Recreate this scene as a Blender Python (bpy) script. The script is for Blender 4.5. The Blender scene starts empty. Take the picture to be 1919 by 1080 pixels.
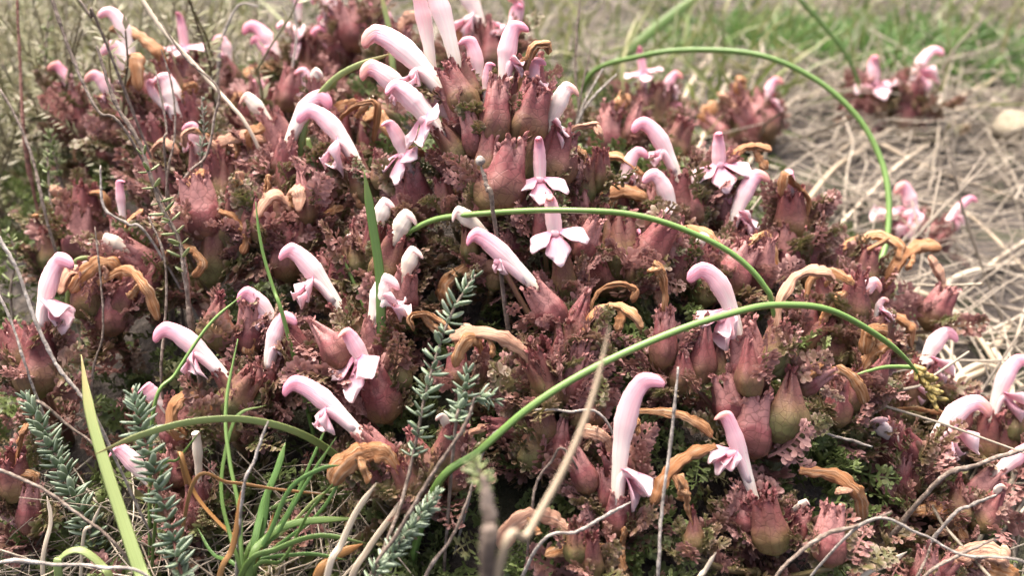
import bpy, math, random
import numpy as np
from mathutils import Vector, Matrix

random.seed(11)
rng = np.random.default_rng(11)
scn = bpy.context.scene
COL = scn.collection

# ------------------------------------------------------------------ camera
PITCH = math.radians(35.0)
CAM = np.array([0.0, 0.0, 0.22])
HF = math.radians(60.0)
FPX = 1919 / 2 / math.tan(HF / 2)
RT = np.array([1.0, 0, 0])
FW = np.array([0, math.cos(PITCH), -math.sin(PITCH)])
UP = np.array([0, math.sin(PITCH), math.cos(PITCH)])
cam = bpy.data.cameras.new('camera')
camo = bpy.data.objects.new('camera', cam)
COL.objects.link(camo)
camo.location = CAM
camo.rotation_euler = (math.pi / 2 - PITCH, 0, 0)
cam.sensor_width = 36
cam.lens = 18 / math.tan(HF / 2)
cam.clip_start = 0.005
cam.clip_end = 200
cam.dof.use_dof = True
cam.dof.focus_distance = 0.207
cam.dof.aperture_fstop = 14.0
scn.camera = camo

# ------------------------------------------------------------------ light
SUN_EL, SUN_AZ = math.radians(62), math.radians(-25)
world = bpy.data.worlds.new('World')
scn.world = world
world.use_nodes = True
wn = world.node_tree
bg = wn.nodes['Background']
sky = wn.nodes.new('ShaderNodeTexSky')
sky.sky_type = 'NISHITA'
sky.sun_disc = False
sky.sun_elevation = SUN_EL
sky.sun_rotation = SUN_AZ
sky.air_density = 0.3
sky.dust_density = 8.0
sky.ozone_density = 0.2
wn.links.new(sky.outputs[0], bg.inputs[0])
bg.inputs[1].default_value = 0.15
sl = bpy.data.lights.new('sun', 'SUN')
sl.energy = 1.0
sl.angle = math.radians(40)
sl.color = (1.0, 0.94, 0.86)
so = bpy.data.objects.new('sun', sl)
COL.objects.link(so)
sd = Vector((math.cos(SUN_EL) * math.sin(SUN_AZ), math.cos(SUN_EL) * math.cos(SUN_AZ), math.sin(SUN_EL)))
so.rotation_euler = sd.to_track_quat('Z', 'Y').to_euler()
so.location = (0, 0, 3)
vs = scn.view_settings
vs.view_transform = 'Standard'
vs.look = 'None'
vs.gamma = 1
vs.use_curve_mapping = False
vs.exposure = 2.15


def W(u, v, d):
    return CAM + d * (FW + (u - 959.5) / FPX * RT + (540 - v) / FPX * UP)


def camvec(r, u, t):
    return r * RT + u * UP - t * FW


def nrm(a):
    a = np.asarray(a, float)
    return a / max(1e-9, np.linalg.norm(a))


# ------------------------------------------------------------------ terrain
CTRL = [(960, 1080, .185), (500, 1080, .192), (1400, 1080, .192), (0, 1080, .205), (1919, 1080, .215),
        (250, 950, .205), (700, 950, .195), (1200, 950, .195), (1650, 950, .21),
        (960, 800, .205), (500, 800, .212), (1400, 800, .205), (0, 800, .235), (1919, 850, .26), (1700, 760, .245),
        (230, 700, .235), (730, 660, .215), (1200, 660, .212), (1500, 620, .225),
        (960, 550, .222), (500, 550, .235), (1400, 550, .224), (0, 550, .275), (1700, 600, .285),
        (900, 380, .232), (650, 380, .25), (1180, 400, .238), (1450, 400, .258), (300, 400, .27), (60, 380, .30),
        (950, 230, .236), (800, 250, .245), (1080, 300, .248), (600, 200, .30), (400, 220, .305), (150, 260, .325),
        (520, 100, .365), (640, 60, .37), (300, 110, .36), (1230, 250, .34), (1400, 220, .42), (1640, 200, .50),
        (900, 100, .34), (1000, 110, .40), (1700, 430, .385), (1820, 430, .42), (1600, 330, .42), (1880, 720, .30)]
_P = np.array([W(*c) for c in CTRL])
_ox, _oy = np.meshgrid(np.arange(-1.2, 1.21, .15), np.arange(-.6, 1.81, .15))
_O = np.stack([_ox.ravel(), _oy.ravel(), np.zeros(_ox.size)], 1)
_O[:, 2] = np.where((_O[:, 1] < .2) & (abs(_O[:, 0]) < .35), .03, 0.0)
_dm = np.sqrt(((_O[:, None, :2] - _P[None, :, :2]) ** 2).sum(2)).min(1)
_P = np.concatenate([_P, _O[_dm > .11]])
_A = np.sqrt(((_P[:, None, :2] - _P[None, :, :2]) ** 2).sum(2))
_n = len(_P)
_M = np.zeros((_n + 1, _n + 1))
_M[:_n, :_n] = _A - 0.004 * np.eye(_n)
_M[:_n, _n] = 1
_M[_n, :_n] = 1
_cf = np.linalg.solve(_M, np.concatenate([_P[:, 2], [0]]))


def sstep(a, b, x):
    t = np.clip((x - a) / (b - a), 0, 1)
    return t * t * (3 - 2 * t)


def canopy(x, y):
    x = np.atleast_1d(np.asarray(x, float)); y = np.atleast_1d(np.asarray(y, float))
    out = np.empty_like(x)
    for i in range(0, len(x), 20000):
        q = np.stack([x[i:i + 20000], y[i:i + 20000]], 1)
        r = np.sqrt(((q[:, None] - _P[None, :, :2]) ** 2).sum(2))
        out[i:i + 20000] = r @ _cf[:_n] + _cf[_n]
    edge = np.maximum(np.abs(x) / 1.1, np.abs(y - .6) / 1.1)
    return out * (1 - sstep(.8, 1.0, edge))


def mound(x, y):
    return sstep(.02, .055, canopy(x, y))


def wob(x, y):
    return (np.sin(x * 61 + 1.3 * np.sin(y * 47)) * np.cos(y * 73 + np.sin(x * 39)) * .0022
            + np.sin(x * 190 + y * 120) * .0009)


def ground(x, y):
    c = canopy(x, y)
    return c - .017 * sstep(.02, .055, c) + wob(np.atleast_1d(x), np.atleast_1d(y))


def gz(x, y):
    return float(ground([x], [y])[0])


_ds = np.arange(.09, 1.9, .0015)


def D(u, v):
    pts = CAM[None] + _ds[:, None] * (FW + (u - 959.5) / FPX * RT + (540 - v) / FPX * UP)[None]
    h = canopy(pts[:, 0], pts[:, 1])
    k = np.nonzero(pts[:, 2] < h)[0]
    return float(_ds[k[0]]) if len(k) else 1.5


# ------------------------------------------------------------------ materials
def new_mat(name):
    m = bpy.data.materials.new(name)
    m.use_nodes = True
    nt = m.node_tree
    b = nt.nodes['Principled BSDF']
    return m, nt, b, nt.nodes['Material Output']


def node(nt, typ, **kw):
    n = nt.nodes.new(typ)
    for k, v in kw.items():
        setattr(n, k, v)
    return n


def attr(nt, name):
    n = node(nt, 'ShaderNodeAttribute')
    n.attribute_name = name
    return n.outputs['Fac']


def ramp(nt, fac, stops):
    r = node(nt, 'ShaderNodeValToRGB')
    els = r.color_ramp.elements
    while len(els) < len(stops):
        els.new(.5)
    for e, (p, c) in zip(els, stops):
        e.position = p
        e.color = (*c, 1)
    nt.links.new(fac, r.inputs[0])
    return r.outputs[0]


def mixc(nt, fac, a, b, mode='MIX'):
    m = node(nt, 'ShaderNodeMix', data_type='RGBA', blend_type=mode)
    for s, v in ((m.inputs[0], fac), (m.inputs[6], a), (m.inputs[7], b)):
        if isinstance(v, (int, float)):
            s.default_value = v
        elif isinstance(v, tuple):
            s.default_value = (*v, 1)
        else:
            nt.links.new(v, s)
    return m.outputs[2]


def mth(nt, op, a, b=None, c=None):
    m = node(nt, 'ShaderNodeMath', operation=op)
    for i, v in enumerate((a, b, c)):
        if v is None:
            continue
        if isinstance(v, (int, float)):
            m.inputs[i].default_value = v
        else:
            nt.links.new(v, m.inputs[i])
    return m.outputs[0]


def noise(nt, scale, detail=3, vec=None, rough=.55):
    n = node(nt, 'ShaderNodeTexNoise')
    n.inputs['Scale'].default_value = scale
    n.inputs['Detail'].default_value = detail
    n.inputs['Roughness'].default_value = rough
    if vec is not None:
        nt.links.new(vec, n.inputs['Vector'])
    return n.outputs['Fac']


def objco(nt):
    return node(nt, 'ShaderNodeTexCoord').outputs['Object']


def geomco(nt):
    return node(nt, 'ShaderNodeNewGeometry').outputs['Position']


def streakvec(nt, su, sv):
    uv = node(nt, 'ShaderNodeTexCoord').outputs['UV']
    mp = node(nt, 'ShaderNodeMapping')
    mp.inputs['Scale'].default_value = (su, sv, 1)
    nt.links.new(uv, mp.inputs['Vector'])
    oi = node(nt, 'ShaderNodeObjectInfo').outputs['Random']
    cx = node(nt, 'ShaderNodeCombineXYZ')
    nt.links.new(mth(nt, 'MULTIPLY', oi, 37.0), cx.inputs[2])
    ad = node(nt, 'ShaderNodeVectorMath', operation='ADD')
    nt.links.new(mp.outputs[0], ad.inputs[0])
    nt.links.new(cx.outputs[0], ad.inputs[1])
    return ad.outputs[0]


def bump(nt, b, h, strength, dist):
    bp = node(nt, 'ShaderNodeBump')
    bp.inputs['Strength'].default_value = strength
    bp.inputs['Distance'].default_value = dist
    nt.links.new(h, bp.inputs['Height'])
    nt.links.new(bp.outputs[0], b.inputs['Normal'])


def thin(nt, b, out, col, amt):
    """add light passing through a thin leaf or petal"""
    tr = node(nt, 'ShaderNodeBsdfTranslucent')
    nt.links.new(col, tr.inputs[0])
    mx = node(nt, 'ShaderNodeMixShader')
    mx.inputs[0].default_value = amt
    nt.links.new(b.outputs[0], mx.inputs[1])
    nt.links.new(tr.outputs[0], mx.inputs[2])
    nt.links.new(mx.outputs[0], out.inputs[0])


def orand(nt):
    return node(nt, 'ShaderNodeObjectInfo').outputs['Random']


def petal_material():
    m, nt, b, out = new_mat('petal_pink')
    st = noise(nt, 1, 3, streakvec(nt, 16, 1.6))
    t = mth(nt, 'ADD', attr(nt, 't'), mth(nt, 'MULTIPLY', mth(nt, 'SUBTRACT', st, .5), .42))
    c = ramp(nt, t, [(0.0, (.64, .57, .46)), (.26, (.72, .63, .57)), (.46, (.74, .49, .50)), (.72, (.70, .36, .42)),
                     (1.0, (.58, .21, .29)), ])
    vein = noise(nt, 1, 2, streakvec(nt, 44, .9))
    c = mixc(nt, mth(nt, 'MULTIPLY', mth(nt, 'GREATER_THAN', vein, .57), .06), c, (.52, .24, .32))
    sx = node(nt, 'ShaderNodeSeparateXYZ')
    nt.links.new(node(nt, 'ShaderNodeTexCoord').outputs['UV'], sx.inputs[0])
    fine = noise(nt, 1, 2, streakvec(nt, 30, 2.5))
    pk = mth(nt, 'MULTIPLY', mth(nt, 'SMOOTHSTEP', sx.outputs[1], .74, .86) if False else
             mth(nt, 'MULTIPLY', mth(nt, 'GREATER_THAN', mth(nt, 'ADD', sx.outputs[1], mth(nt, 'MULTIPLY', mth(nt, 'SUBTRACT', fine, .5), .3)), .70), mth(nt, 'GREATER_THAN', fine, .45)), .5)
    pk = mth(nt, 'MULTIPLY', pk, mth(nt, 'MULTIPLY', mth(nt, 'GREATER_THAN', sx.outputs[0], .3), mth(nt, 'LESS_THAN', sx.outputs[0], .85)))
    c = mixc(nt, pk, c, (.50, .17, .22))
    old = mth(nt, 'MULTIPLY', mth(nt, 'GREATER_THAN', orand(nt), .72), mth(nt, 'MULTIPLY', mth(nt, 'GREATER_THAN', mth(nt, 'ADD', sx.outputs[1], mth(nt, 'MULTIPLY', st, .5)), 1.02), .55))
    c = mixc(nt, old, c, (.46, .22, .12))
    blot = noise(nt, 420, 2, objco(nt))
    k = mth(nt, 'MULTIPLY', mth(nt, 'GREATER_THAN', blot, .74), .35)
    c = mixc(nt, k, c, (.42, .22, .16))
    nt.links.new(c, b.inputs['Base Color'])
    b.inputs['Roughness'].default_value = .58
    b.inputs['Subsurface Weight'].default_value = .22
    b.inputs['Subsurface Radius'].default_value = (.0011, .0006, .0006)
    b.inputs['Subsurface Scale'].default_value = 1.0
    b.inputs['Specular IOR Level'].default_value = .35
    bump(nt, b, mth(nt, 'ADD', st, mth(nt, 'MULTIPLY', vein, .5)), .35, .0006)
    return m


def lobe_material():
    m, nt, b, out = new_mat('petal_lobe')
    st = noise(nt, 1, 3, streakvec(nt, 9, 1.2))
    t = mth(nt, 'ADD', attr(nt, 't'), mth(nt, 'MULTIPLY', mth(nt, 'SUBTRACT', st, .5), .45))
    c = ramp(nt, t, [(0.0, (.62, .22, .33)), (.25, (.73, .38, .47)), (.6, (.78, .52, .57)), (1.0, (.82, .66, .67))])
    nt.links.new(c, b.inputs['Base Color'])
    b.inputs['Roughness'].default_value = .5
    b.inputs['Specular IOR Level'].default_value = .3
    bump(nt, b, st, .3, .0005)
    thin(nt, b, out, c, .3)
    return m


def withered_material():
    m, nt, b, out = new_mat('withered_petal')
    st = noise(nt, 1, 5, streakvec(nt, 13, 3.0), .65)
    big = noise(nt, 230, 3, objco(nt))
    c = ramp(nt, st, [(.28, (.26, .09, .028)), (.38, (.45, .19, .07)), (.52, (.58, .31, .145)), (.66, (.74, .55, .37))])
    c2 = mixc(nt, mth(nt, 'MULTIPLY', mth(nt, 'SUBTRACT', big, .45), 1.3), c, (.30, .12, .04))
    t = attr(nt, 't')
    pk = mth(nt, 'MULTIPLY', mth(nt, 'GREATER_THAN', orand(nt), .82), .45)
    c3 = mixc(nt, pk, c2, (.66, .40, .33))
    c3 = mixc(nt, mth(nt, 'MULTIPLY', mth(nt, 'LESS_THAN', orand(nt), .3), .5), c3, (.26, .105, .04))
    nt.links.new(c3, b.inputs['Base Color'])
    b.inputs['Roughness'].default_value = .6
    b.inputs['Specular IOR Level'].default_value = .3
    bump(nt, b, st, .9, .0012)
    thin(nt, b, out, c3, .15)
    return m


def calyx_material():
    m, nt, b, out = new_mat('calyx_skin')
    oc = objco(nt)
    t = attr(nt, 't')
    r = orand(nt)
    wv = noise(nt, 3.2, 3, oc)
    tt = mth(nt, 'ADD', mth(nt, 'ADD', t, mth(nt, 'MULTIPLY', mth(nt, 'SUBTRACT', wv, .5), .7)),
             mth(nt, 'MULTIPLY', mth(nt, 'SUBTRACT', r, .55), .75))
    c = ramp(nt, tt, [(0.0, (.14, .135, .05)), (.28, (.20, .125, .06)), (.55, (.195, .082, .066)),
                      (.85, (.225, .068, .070)), (1.0, (.38, .18, .165))])
    vo = node(nt, 'ShaderNodeTexVoronoi', feature='DISTANCE_TO_EDGE')
    vo.inputs['Scale'].default_value = 9.5
    nt.links.new(oc, vo.inputs['Vector'])
    ve = mth(nt, 'SUBTRACT', 1.0, mth(nt, 'MINIMUM', mth(nt, 'MULTIPLY', vo.outputs['Distance'], 14.0), 1.0))
    c = mixc(nt, mth(nt, 'MULTIPLY', ve, .5), c, (.075, .03, .025))
    fl = noise(nt, 26, 2, oc)
    c = mixc(nt, mth(nt, 'MULTIPLY', mth(nt, 'GREATER_THAN', fl, .70), .3), c, (.50, .33, .30))
    nt.links.new(c, b.inputs['Base Color'])
    b.inputs['Roughness'].default_value = .58
    b.inputs['Specular IOR Level'].default_value = .32
    h = mth(nt, 'ADD', mth(nt, 'MULTIPLY', ve, -.25), noise(nt, 7, 2, oc))
    bump(nt, b, h, .4, .0006)
    thin(nt, b, out, c, .14)
    return m


def leaf_material(name, stops, edge, rnd_attr=True, trans=.25):
    m, nt, b, out = new_mat(name)
    r = attr(nt, 'r') if rnd_attr else orand(nt)
    n = noise(nt, 160, 3, geomco(nt))
    f = mth(nt, 'ADD', mth(nt, 'MULTIPLY', r, .75), mth(nt, 'MULTIPLY', mth(nt, 'SUBTRACT', n, .35), .9))
    c = ramp(nt, f, stops)
    e = attr(nt, 'e')
    c = mixc(nt, mth(nt, 'MULTIPLY', mth(nt, 'POWER', e, 2.0), .5), c, edge)
    nt.links.new(c, b.inputs['Base Color'])
    b.inputs['Roughness'].default_value = .5
    b.inputs['Specular IOR Level'].default_value = .4
    bump(nt, b, noise(nt, 900, 2, geomco(nt)), .4, .0004)
    thin(nt, b, out, c, trans)
    return m


def stalk_material(name, stops, su=10, sv=2, rough=.5, trans=.0, bstr=.3, rnd=.5):
    m, nt, b, out = new_mat(name)
    st = noise(nt, 1, 4, streakvec(nt, su, sv))
    f = mth(nt, 'ADD', st, mth(nt, 'MULTIPLY', mth(nt, 'SUBTRACT', orand(nt), .5), rnd))
    c = ramp(nt, f, stops)
    nt.links.new(c, b.inputs['Base Color'])
    b.inputs['Roughness'].default_value = rough
    b.inputs['Specular IOR Level'].default_value = .4
    bump(nt, b, st, bstr, .0006)
    if trans:
        thin(nt, b, out, c, trans)
    return m


def blade_material(name, base, mid, tip, trans=.25):
    m, nt, b, out = new_mat(name)
    st = noise(nt, 1, 3, streakvec(nt, 22, .7))
    t = attr(nt, 't')
    tt = mth(nt, 'ADD', t, mth(nt, 'MULTIPLY', mth(nt, 'SUBTRACT', st, .5), .5))
    c = ramp(nt, tt, [(0, base), (.5, mid), (.82, mid), (1.0, tip)])
    c = mixc(nt, mth(nt, 'MULTIPLY', st, .45), c, (.02, .03, .008))
    nt.links.new(c, b.inputs['Base Color'])
    b.inputs['Roughness'].default_value = .4
    bump(nt, b, st, .3, .0004)
    if trans:
        thin(nt, b, out, c, trans)
    return m


def bark_material(name, a, bcol, ccol):
    m, nt, b, out = new_mat(name)
    g = geomco(nt)
    n1 = noise(nt, 700, 4, g)
    n2 = noise(nt, 120, 2, g)
    c = ramp(nt, mth(nt, 'ADD', mth(nt, 'MULTIPLY', n1, .6), mth(nt, 'MULTIPLY', n2, .4)),
             [(.3, a), (.5, bcol), (.68, ccol)])
    nt.links.new(c, b.inputs['Base Color'])
    b.inputs['Roughness'].default_value = .8
    bump(nt, b, n1, .8, .0008)
    return m


M = {}
M['petal'] = petal_material()
M['lobe'] = lobe_material()
M['withered'] = withered_material()
M['calyx'] = calyx_material()
PURP = [(.05, (.085, .10, .028)), (.36, (.135, .10, .045)), (.60, (.215, .10, .082)), (.92, (.35, .185, .168))]
GREEN = [(.1, (.06, .075, .022)), (.4, (.10, .135, .04)), (.7, (.14, .19, .06)), (.95, (.19, .17, .09))]
M['bract'] = leaf_material('bract_leaf', PURP, (.46, .29, .26), rnd_attr=False)
M['purple_carpet'] = leaf_material('purple_carpet_leaf', PURP, (.36, .23, .19))
M['green_carpet'] = leaf_material('green_carpet_leaf', GREEN, (.17, .19, .09))
M['stem'] = stalk_material('shoot_stem', [(.2, (.07, .06, .025)), (.5, (.13, .10, .045)), (.8, (.17, .07, .06))])
M['rush'] = stalk_material('rush_green', [(.2, (.075, .14, .03)), (.5, (.13, .23, .055)), (.8, (.20, .31, .10))], 6, .8, .38, .0, .2, .15)
M['blade'] = blade_material('blade_green', (.10, .16, .035), (.15, .26, .06), (.22, .28, .08))
M['blade_pale'] = blade_material('blade_pale', (.22, .32, .10), (.34, .42, .15), (.46, .36, .14))
M['blade_dark'] = blade_material('blade_dark', (.09, .17, .04), (.14, .28, .07), (.19, .31, .08))
M['blade_dry'] = blade_material('blade_dry', (.38, .24, .11), (.44, .22, .075), (.36, .14, .04))
M['straw'] = stalk_material('dry_straw', [(.2, (.26, .205, .135)), (.5, (.42, .345, .245)), (.8, (.58, .50, .38))], 6, 1.5, .6, 0, .4, .5)
M['bark'] = bark_material('twig_bark', (.05, .035, .025), (.14, .105, .08), (.30, .25, .205))
M['bark_pale'] = bark_material('pale_bark', (.10, .085, .07), (.25, .22, .19), (.46, .43, .38))
M['bark_red'] = bark_material('red_bark', (.07, .028, .02), (.17, .07, .05), (.27, .17, .13))
M['heath'] = leaf_material('heather_leaf', [(.1, (.085, .125, .06)), (.4, (.13, .185, .10)), (.7, (.18, .24, .14)), (.95, (.26, .32, .21))],
                           (.48, .55, .46), rnd_attr=False, trans=.12)
M['heath_lime'] = leaf_material('heather_leaf_lime', [(.1, (.13, .17, .05)), (.4, (.20, .26, .09)), (.7, (.27, .33, .13)), (.95, (.34, .38, .2))],
                                (.5, .52, .34), rnd_attr=False, trans=.2)


# ------------------------------------------------------------------ mesh helpers
def mesh_from(name, V, Fs, mat, attrs=None, uv=None, smooth=True):
    me = bpy.data.meshes.new(name)
    V = np.asarray(V, float)
    if isinstance(Fs, np.ndarray):
        k = Fs.shape[1]
        me.vertices.add(len(V)); me.vertices.foreach_set('co', V.ravel())
        me.loops.add(Fs.size); me.loops.foreach_set('vertex_index', Fs.ravel().astype(np.int32))
        me.polygons.add(len(Fs)); me.polygons.foreach_set('loop_start', (np.arange(len(Fs)) * k).astype(np.int32))
        me.update(calc_edges=True)
    else:
        me.from_pydata(V.tolist(), [], Fs)
        me.update()
    me.polygons.foreach_set('use_smooth', np.full(len(me.polygons), smooth))
    for k, a in (attrs or {}).items():
        at = me.attributes.new(k, 'FLOAT', 'POINT')
        at.data.foreach_set('value', np.asarray(a, np.float32))
    if uv is not None:
        li = np.empty(len(me.loops), np.int32)
        me.loops.foreach_get('vertex_index', li)
        lay = me.uv_layers.new(name='UVMap')
        lay.data.foreach_set('uv', np.asarray(uv, np.float32)[li].ravel())
    me.materials.append(M[mat] if isinstance(mat, str) else mat)
    return me


def link(name, me, parent=None, mtx=None):
    o = bpy.data.objects.new(name, me)
    COL.objects.link(o)
    if parent is not None:
        o.parent = parent
    if mtx is not None:
        o.matrix_basis = mtx
    return o


def tag(o, label, cat, group=None, kind=None):
    o['label'] = label
    if cat:
        o['category'] = cat
    if group:
        o['group'] = group
    if kind:
        o['kind'] = kind
    return o


def catmull(P, n):
    P = np.asarray(P, float)
    if len(P) == 2:
        s = np.linspace(0, 1, n)[:, None]
        return P[0] * (1 - s) + P[1] * s
    Q = np.concatenate([[2 * P[0] - P[1]], P, [2 * P[-1] - P[-2]]])
    k = len(P) - 1
    s = np.linspace(0, k - 1e-6, n)
    i = s.astype(int); f = (s - i)[:, None]
    p0, p1, p2, p3 = Q[i], Q[i + 1], Q[i + 2], Q[i + 3]
    return .5 * (2 * p1 + (p2 - p0) * f + (2 * p0 - 5 * p1 + 4 * p2 - p3) * f ** 2 + (3 * p1 - p0 - 3 * p2 + p3) * f ** 3)


def frames(path, ref):
    T = np.gradient(path, axis=0)
    T /= np.maximum(1e-9, np.linalg.norm(T, axis=1))[:, None]
    V = np.zeros_like(T)
    r = nrm(ref)
    for i in range(len(T)):
        w = r - T[i] * np.dot(r, T[i])
        if np.linalg.norm(w) < 1e-3:
            w = np.cross(T[i], [.3, .5, .8])
        V[i] = nrm(w)
        r = V[i]
    B = np.cross(T, V)
    return T, V, B


def sweep(path, a, b, ref, sides=10, mod=None, close=True):
    """tube with half-axes a (along ref) and b; returns verts, faces, t, uv"""
    n = len(path)
    T, V, B = frames(path, ref)
    th = np.arange(sides) / sides * 2 * math.pi
    a = np.broadcast_to(a, (n,)); b = np.broadcast_to(b, (n,))
    rad = np.ones((n, sides)) if mod is None else mod(np.linspace(0, 1, n)[:, None], th[None])
    co = path[:, None] + V[:, None] * (a[:, None] * np.cos(th)[None] * rad)[..., None] + B[:, None] * (b[:, None] * np.sin(th)[None] * rad)[..., None]
    verts = co.reshape(-1, 3)
    t = np.repeat(np.linspace(0, 1, n), sides)
    uv = np.stack([np.tile(np.abs(np.arange(sides) / sides - .5) * 2, n), t], 1)
    i = np.arange(n - 1)[:, None] * sides
    j = np.arange(sides)[None]
    q = np.stack([i + j, i + (j + 1) % sides, i + sides + (j + 1) % sides, i + sides + j], -1).reshape(-1, 4)
    faces = q.tolist()
    if close:
        verts = np.concatenate([verts, path[:1], path[-1:]])
        t = np.concatenate([t, [0, 1]])
        uv = np.concatenate([uv, [[.5, 0], [.5, 1]]])
        c0, c1 = n * sides, n * sides + 1
        for k in range(sides):
            faces.append([c0, (k + 1) % sides, k])
            faces.append([c1, (n - 1) * sides + k, (n - 1) * sides + (k + 1) % sides])
    return verts, faces, t, uv


class Acc:
    def __init__(s):
        s.v, s.f, s.t, s.u, s.n = [], [], [], [], 0

    def add(s, v, f, t, u):
        s.f += [[i + s.n for i in q] for q in f]
        s.v.append(v); s.t.append(t); s.u.append(u); s.n += len(v)

    def mesh(s, name, mat, off, attr='t'):
        return mesh_from(name, np.concatenate(s.v) - off, s.f, mat, {attr: np.concatenate(s.t)}, np.concatenate(s.u))


# ------------------------------------------------------------------ leaf and calyx templates
def lobe_pts(root, dr, side, nor, ln, wd, cup):
    """rounded lobe: centre + 6 rim vertices"""
    P = [root + dr * ln * .55 + nor * cup * ln]
    for x, y in ((-.12, 0), (-.5, .45), (-.36, .85), (0, 1.0), (.36, .85), (.5, .45), (.12, 0)):
        P.append(root + dr * ln * y + side * wd * x * 2)
    fs = [[0, k, k + 1] for k in range(1, 7)] + [[0, 7, 1]]
    e = [0.1, 0, .6, .9, 1, .9, .6, 0]
    return P, fs, e


def leaf_template(pairs, seed, curl=.5, lobes=3):
    r = np.random.default_rng(seed)
    V, Fs, E = [], [], []

    def rach(y):
        return np.array([.03 * math.sin(y * 4 + seed), y * (1 - .12 * abs(curl) * y), curl * y * y * .6])
    ys = np.linspace(.18, .9, pairs)
    items = [(y, s) for y in ys for s in (-1, 1)] + [(.95, 0)]
    for y, s in items:
        root = rach(y)
        l = (.30 if s else .2) * math.sin(math.pi * (.22 + .66 * y)) * r.uniform(.8, 1.2)
        a = math.radians(r.uniform(20, 45)) if s else math.pi / 2
        dr = np.array([(s if s else 0) * math.cos(a), math.sin(a), r.uniform(-.25, .6)])
        dr = nrm(dr)
        nor = nrm(np.array([r.uniform(-.6, .6), r.uniform(-.5, .5), 1]))
        side = nrm(np.cross(dr, nor)); nor = np.cross(side, dr)
        angs = (-.85, 0, .85) if lobes == 3 else (-.5, .5)
        # pinna stalk
        b = len(V)
        mid = root + dr * l * .45
        V += [root - side * l * .10, root + side * l * .10, mid + side * l * .12, mid - side * l * .12]
        E += [0, 0, 0, 0]; Fs += [[b, b + 1, b + 2], [b, b + 2, b + 3]]
        for k in angs:
            d2 = nrm(dr * math.cos(k) + side * math.sin(k) + nor * r.uniform(-.5, .6))
            s2 = nrm(np.cross(d2, nor)); n2 = np.cross(s2, d2)
            P, fs, e = lobe_pts(root + dr * l * .40, d2, s2, n2, l * (.68 if k == 0 else .56), l * .19, r.uniform(-.2, .28))
            b = len(V)
            V += P; E += e; Fs += [[q + b for q in f] for f in fs]
    for k in range(4):
        y0, y1 = k / 4, (k + 1) / 4
        w0, w1 = .03 * (1 - .6 * y0), .03 * (1 - .6 * y1)
        p0, p1 = rach(y0), rach(y1)
        b = len(V)
        V += [p0 + [-w0, 0, .004], p0 + [w0, 0, .004], p1 + [w1, 0, .004], p1 + [-w1, 0, .004]]
        E += [0] * 4; Fs += [[b, b + 1, b + 2], [b, b + 2, b + 3]]
    return np.array(V), np.array(Fs, np.int32), np.array(E)


LEAF = [mesh_from('frilly_leaf', *leaf_template(7, 100 + k, [.5, -.4, .9, .2, -.8][k])[:2], 'bract',
                  {'e': leaf_template(7, 100 + k, [.5, -.4, .9, .2, -.8][k])[2]}, smooth=True) for k in range(5)]


def calyx_template(seed, closed):
    r = np.random.default_rng(seed)
    n, S = 16, 30
    tt = np.linspace(0, 1, n)
    prof = np.interp(tt, [0, .06, .2, .45, .65, .82, 1.0],
                     [.10, .36, .82, 1.0, .93, .74, .46] if not closed else [.10, .36, .82, 1.0, .85, .55, .10])
    th = np.arange(S) / S * 2 * math.pi
    ph = r.uniform(0, 6)
    V, t = [], []
    tooth = np.abs(np.cos(2.5 * th + ph)) ** 1.0
    jag = r.uniform(-.03, .035, S)
    for i, q in enumerate(tt):
        rib = 1 + (.20 * np.abs(np.cos(2.5 * th + ph)) ** 1.5 - .10 + .035 * np.cos(15 * th + ph)) * math.sin(math.pi * min(1, q * 1.05)) + r.normal(0, .008, S)
        up = sstep(.72, 1.0, q)
        z = q * .78 + up * (.25 * tooth + jag * 1.5) + .03 * np.sin(th + ph) * q
        fl = (0.045 if not closed else .0) * up * tooth
        rr = prof[i] * rib * .285 + fl
        flat = 1 - .12 * np.cos(2 * th + ph)
        bend = .06 * math.sin(q * 2.2)
        V.append(np.stack([rr * flat * np.cos(th) + bend, rr * np.sin(th), z], 1)); t += [q * .95] * S
    V = np.concatenate(V)
    Fs = []
    for i in range(n - 1):
        for k in range(S):
            a, b2 = i * S + k, i * S + (k + 1) % S
            Fs.append([a, b2, b2 + S, a + S])
    c0 = len(V); V = np.concatenate([V, [[0, 0, -.01]]]); t.append(0)
    Fs += [[c0, (k + 1) % S, k] for k in range(S)]
    V = V.tolist()
    # frilled crest along the teeth
    for k in range(S):
        for rep in range(2 if tooth[k] > .5 else 1):
            p = np.array(V[(n - 1) * S + k])
            o = nrm([p[0], p[1], r.uniform(.1, 1.4)])
            o = nrm(o + r.normal(0, .35, 3))
            sd_ = nrm(np.cross(o, r.normal(0, 1, 3)))
            nn = np.cross(sd_, o)
            P, fs, e = lobe_pts(p - o * .02 + np.array([0, 0, -.10 * rep * r.random()]), o, sd_, nn, r.uniform(.06, .13), r.uniform(.024, .042), r.uniform(-.3, .3))
            b = len(V)
            V += [list(x) for x in P]; t += [.9 + .25 * x for x in e]
            Fs += [[q + b for q in f] for f in fs]
    return mesh_from('calyx', V, Fs, 'calyx', {'t': t})


CALYX = [calyx_template(40 + k, False) for k in range(5)]
CALYXC = [calyx_template(60 + k, True) for k in range(5)]


def basis(z, x=None, scale=1.0, loc=(0, 0, 0), sx=1.0):
    z = nrm(z)
    x = np.asarray(x if x is not None else rng.normal(0, 1, 3), float)
    x = x - z * np.dot(x, z)
    x = nrm(x)
    y = np.cross(z, x)
    m = Matrix.Identity(4)
    for i in range(3):
        m[i][0], m[i][1], m[i][2], m[i][3] = x[i] * scale * sx, y[i] * scale * sx, z[i] * scale, loc[i]
    return m


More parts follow.
